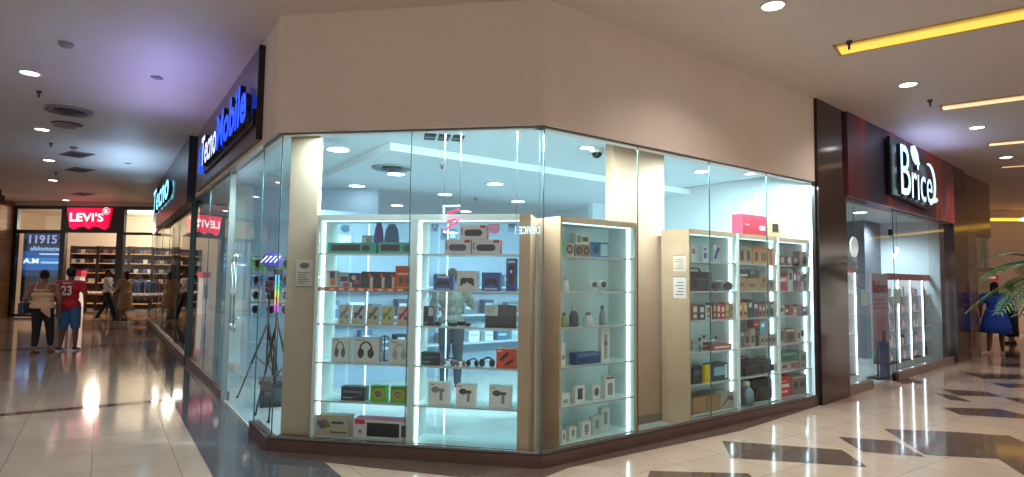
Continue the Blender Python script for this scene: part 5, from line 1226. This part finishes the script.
person('person in bright blue dress seen from behind at the far right glass', (pe.x, pe.y, 0), -.7, 1.66, 1.2, '#6a4636',
    ((-.14, -.05, 0), (.1, .2, 0)), (((-.27, 0, 1.12), (-.28, .15, .92)), ((.27, 0, 1.12), (.2, .25, 1.05))),
    dict(c='#1c48b0', sleeve=.5, name='dress_top', lo=.5), dict(c='#1c48b4', skirt=True, z0=.30, flare=1.25, name='skirt'), dict(c='#140f0e', long=True, shoe='#c89c90', sole='#c89c90'))
pf = on_z(1012, 344)
person('person in dark skirt and pale top standing behind the blue dress at far right', (pf.x, pf.y, 0), .6, 1.70, 1.1, '#7a5444',
    ft, (((-.25, 0, 1.12), (-.24, .1, .9)), ((.25, 0, 1.12), (.2, .2, 1.05))),
    dict(c='#c8a8a0', sleeve=.8, name='blouse', lo=.5), dict(c='#1e2238', skirt=True, z0=.12, flare=1.0, name='skirt'), dict(c='#1a1210', long=True, shoe='#2a2020', sole='#2a2020'))
pg = FB.p(FB.u(452, 3.5, 300), 3.5, .007)
person('shop assistant in pale green leaf-print shirt behind the middle cabinet', pg, FB.rot-.6, 1.72, 1.1, '#7c543e',
    ft, (((-.28, .08, 1.15), (-.15, .3, 1.1)), ((.30, .08, 1.15), (.3, .36, 1.15))),
    dict(c='#4c5450', noise=.7, ns=22, sleeve=.8, name='shirt', lo=.5), dict(c='#1d2634', len=1.95, name='trousers'), dict(c='#14100f'))

# ------------------------------------------------------------------ mall ceiling fittings
warm = M('#fff0e4', .5, emit=12)
LS = []
ld = [(30, 72.5), (42, 129), (49, 160), (53, 180), (66, 200), (773, 5), (908, 84), (977, 127), (1006, 157)]
for i, (x, y) in enumerate(ld):
    p = on_z(x, y, CZ); downlight(p.x, p.y, CZ, .10 if i < 5 else .095, ['round downlight left of the round air diffusers, nearest on the left', 'second downlight along the left hall ceiling', 'third downlight along the left hall ceiling', 'fourth downlight along the left hall ceiling', 'downlight just before the red far shop sign', 'large round downlight at the top edge of the photo', 'round downlight between the yellow and pale ceiling strips', 'round downlight above the glowing white sign', 'small round downlight at the far right ceiling'][i], em=warm)
    LS.append((p.x, p.y))
def linear(pts, c, em, label):
    a = on_z(pts[0][0], pts[0][1], CZ); b = on_z(pts[1][0], pts[1][1], CZ); d = b-a; ang = math.atan2(d.y, d.x); Ln = d.length
    t = thing("linear_ceiling_light", label, "light", a, ang)
    w = pts[2]
    MB().box(0, Ln, -w/2, -w/2+.03, -.012, 0, M('#d8b060', .5)).box(0, Ln, w/2-.03, w/2, -.012, 0, M('#d8b060', .5)).box(0, .03, -w/2, w/2, -.012, 0, M('#d8b060', .5)).build('frame', t)
    MB().box(.03, Ln, -w/2+.03, w/2-.03, -.006, -.002, M(c, .5, emit=em)).build('diffuser', t)
    MB().box(.03, Ln, -w/2+.03, -w/2+.03+w*.22, -.009, -.006, M(c, .5, emit=em*.45)).build('inner_ledge', t)
linear(((836, 50.5), (1100, -2), .36), '#eac452', 1.25, 'long yellow recessed ceiling strip, nearest of the strips')
linear(((940, 108), (1080, 89.5), .32), '#f0cfa0', 1.3, 'long pale warm recessed ceiling strip behind the yellow one')
linear(((987, 144.5), (1080, 136), .32), '#f0cfa0', 1.4, 'third recessed ceiling strip, beyond the pale warm one')
linear(((1000, 167), (1080, 162), .24), '#e8b890', 1.2, 'furthest short recessed ceiling strip at the right')
def ceil_thing(px, py, name, label, cat, fn):
    p = on_z(px, py, CZ); t = thing(name, label, cat, p, -LROT+PI/2); fn(t); return t
grey = M('#8c8080', .5); dgrey = M('#4a4444', .5)
ringfn = lambda t: (MB().lathe([(.3, 0), (.3, -.04), (.22, -.03), (.2, 0)], grey, seg=24).build('outer_ring', t), MB().lathe([(.16, 0), (.15, -.06), (.06, -.04), (.02, 0)], dgrey, seg=20).build('inner_ring', t))
ceil_thing(69, 110, 'round_air_diffuser', 'large round ceiling air diffuser in the left hall', 'vent', ringfn)
ceil_thing(67.5, 124, 'round_speaker_grille', 'smaller round grille just behind the large air diffuser', 'grille', lambda t: (MB().lathe([(.2, 0), (.19, -.05), (.1, -.06), (.02, -.06)], grey, seg=20).build('grille', t), MB().lathe([(.22, 0), (.22, -.01), (.2, -.015), (.19, 0)], dgrey, seg=20).build('rim', t)))
def sq(t):
    MB().box(-.35, .35, -.2, .2, -.02, 0, grey).build('frame', t)
    for k in range(6): MB().box(-.31, .31, -.17+k*.06, -.14+k*.06, -.03, -.018, dgrey).build('louvre', t)
ceil_thing(77, 154, 'ceiling_vent', 'rectangular louvred vent in the left hall ceiling', 'vent', sq)
ceil_thing(80, 169.5, 'ceiling_vent', 'second louvred vent further along the left hall ceiling', 'vent', sq)
ceil_thing(83, 194, 'ceiling_vent', 'furthest louvred vent before the red far sign', 'vent', sq)
for k, (x, y) in enumerate(((66, 43), (39, 91), (157, 77), (128, 163), (51, 143), (56, 172), (849, 41), (930, 100), (74, 147))):
    p = on_z(x, y, CZ)
    nm = ['round smoke detector near the upper left', 'tiny sprinkler left of the round diffuser', 'small grey access plate in the blue glow', 'small grey plate further along in the blue glow', 'tiny sprinkler between downlights on the left', 'furthest tiny sprinkler on the left hall ceiling', 'dark sprinkler beside the yellow ceiling strip', 'tiny sprinkler left of the pale ceiling strip', 'small round sensor before the rectangular vent'][k]
    if k in (2, 3): mb = MB().box(-.05, .05, -.05, .05, -.02, 0, M('#8a7e8c'))
    elif k in (0, 8): mb = MB().lathe([(.07, 0), (.07, -.03), (.04, -.05), (.01, -.055)], M('#9a8c8a'), seg=16)
    else: mb = MB().cyl((0, 0, 0), (0, 0, -.03), .03, dgrey).cyl((0, 0, -.03), (0, 0, -.09), .012, dgrey)
    tag(mb.build(['smoke_detector', 'sprinkler', 'access_plate', 'access_plate', 'sprinkler', 'sprinkler', 'sprinkler', 'sprinkler', 'ceiling_sensor'][k], loc=p), nm, ['detector', 'sprinkler', 'plate', 'plate', 'sprinkler', 'sprinkler', 'sprinkler', 'sprinkler', 'sensor'][k])

# ------------------------------------------------------------------ lights
def lamp(kind, loc, e, color=(1, 1, 1), size=.1, rot=(0, 0, 0), spot=2.4, sx=None, sy=None):
    L_ = bpy.data.lights.new('lamp', kind); L_.energy = e; L_.color = color
    if kind == 'AREA':
        L_.size = size
        if sy: L_.shape = 'RECTANGLE'; L_.size = sx; L_.size_y = sy
    else: L_.shadow_soft_size = size
    if kind == 'SPOT': L_.spot_size = spot; L_.spot_blend = .8
    o = bpy.data.objects.new('lamp', L_); COL.objects.link(o); o.location = loc; o.rotation_euler = rot
    return o
WC = (1, .91, .83)
for (x, y) in LS: lamp('SPOT', (x, y, CZ-.03), 60 if x < 0 else 120, WC, .09)
for (x, y) in ((-3.5, 2), (0, 2.2), (3.2, 3.2), (-3, -3), (2, -3), (6.5, 5.5), (-6, 5.5), (6, 0), (-8, 0), (-5.5, -5), (11, 9), (9, 4)):
    lamp('SPOT', (x, y, CZ-.03), 28 if x < -2 else 140, WC, .1)
# shop interior lamps under its ceiling
CC = (.66, .88, 1)
for (u, v, e) in ((1.0, 1.6, 60), (3.2, 1.0, 60), (-1.5, 2.2, 70), (-.5, 4.0, 70), (2, 3.2, 60), (-3.0, 4.0, 40), (-1.5, 6.2, 45), (1.5, 6.5, 60), (-3.6, 6.0, 25)):
    q = FB.p(u, v, 2.93); lamp('SPOT', q, e*2.1, CC, .12, spot=2.7)
q = FA.p(FA.L*.5, .9, 2.9); lamp('SPOT', q, 60, CC, .1, spot=2.7)
for u in (1.5, 3.3, 5.0): lamp('SPOT', FR.p(u+.8, 1.0, 2.86), 180, (.85, .93, 1), .1, spot=2.7)
for u, v in ((1.5, 2.2), (4.5, 2.2), (3, 3.6)): lamp('POINT', FV.p(u, v, 3.4), 170, (1, .85, .68), .2)
for F_, a, b in ((FA, A0, A2), (FB, B0, B1), (FB, C0, C3)):      # added area lamps along the glass, brightening the cabinet fronts
    q = F_.p((a+b)/2, -.0+.085, GT-.04); lamp('AREA', q, 75*(b-a), (.8, .97, 1), rot=(.25, 0, F_.rot), sx=b-a, sy=.03)
# colour spill of the signs on the ceiling
q = FL.p((su0+su1)/2+.1, -.8, 3.3); lamp('AREA', q, 13, (.42, .38, 1), rot=(PI, 0, FL.rot), sx=3.2, sy=.4)
q = FL.p(q0+ql*.8, -1.0, 3.2); lamp('AREA', q, 26, (.4, .65, 1), rot=(PI, 0, FL.rot), sx=3.0, sy=.4)
q = FR.p((b0+b1)/2, -.45, 3.5); lamp('AREA', q, 7, (.45, .5, 1), rot=(PI, 0, FR.rot), sx=2.0, sy=.2)
wd = bpy.data.worlds.new('world'); S.world = wd; wd.use_nodes = True
wd.node_tree.nodes['Background'].inputs[0].default_value = (1, .87, .79, 1); wd.node_tree.nodes['Background'].inputs[1].default_value = 1.2
S.view_settings.view_transform = 'Standard'; S.view_settings.look = 'None'; S.view_settings.exposure = 0
S.cycles.transparent_max_bounces = 32; S.cycles.max_bounces = 8; S.cycles.sample_clamp_indirect = 4
S.cycles.use_denoising = True
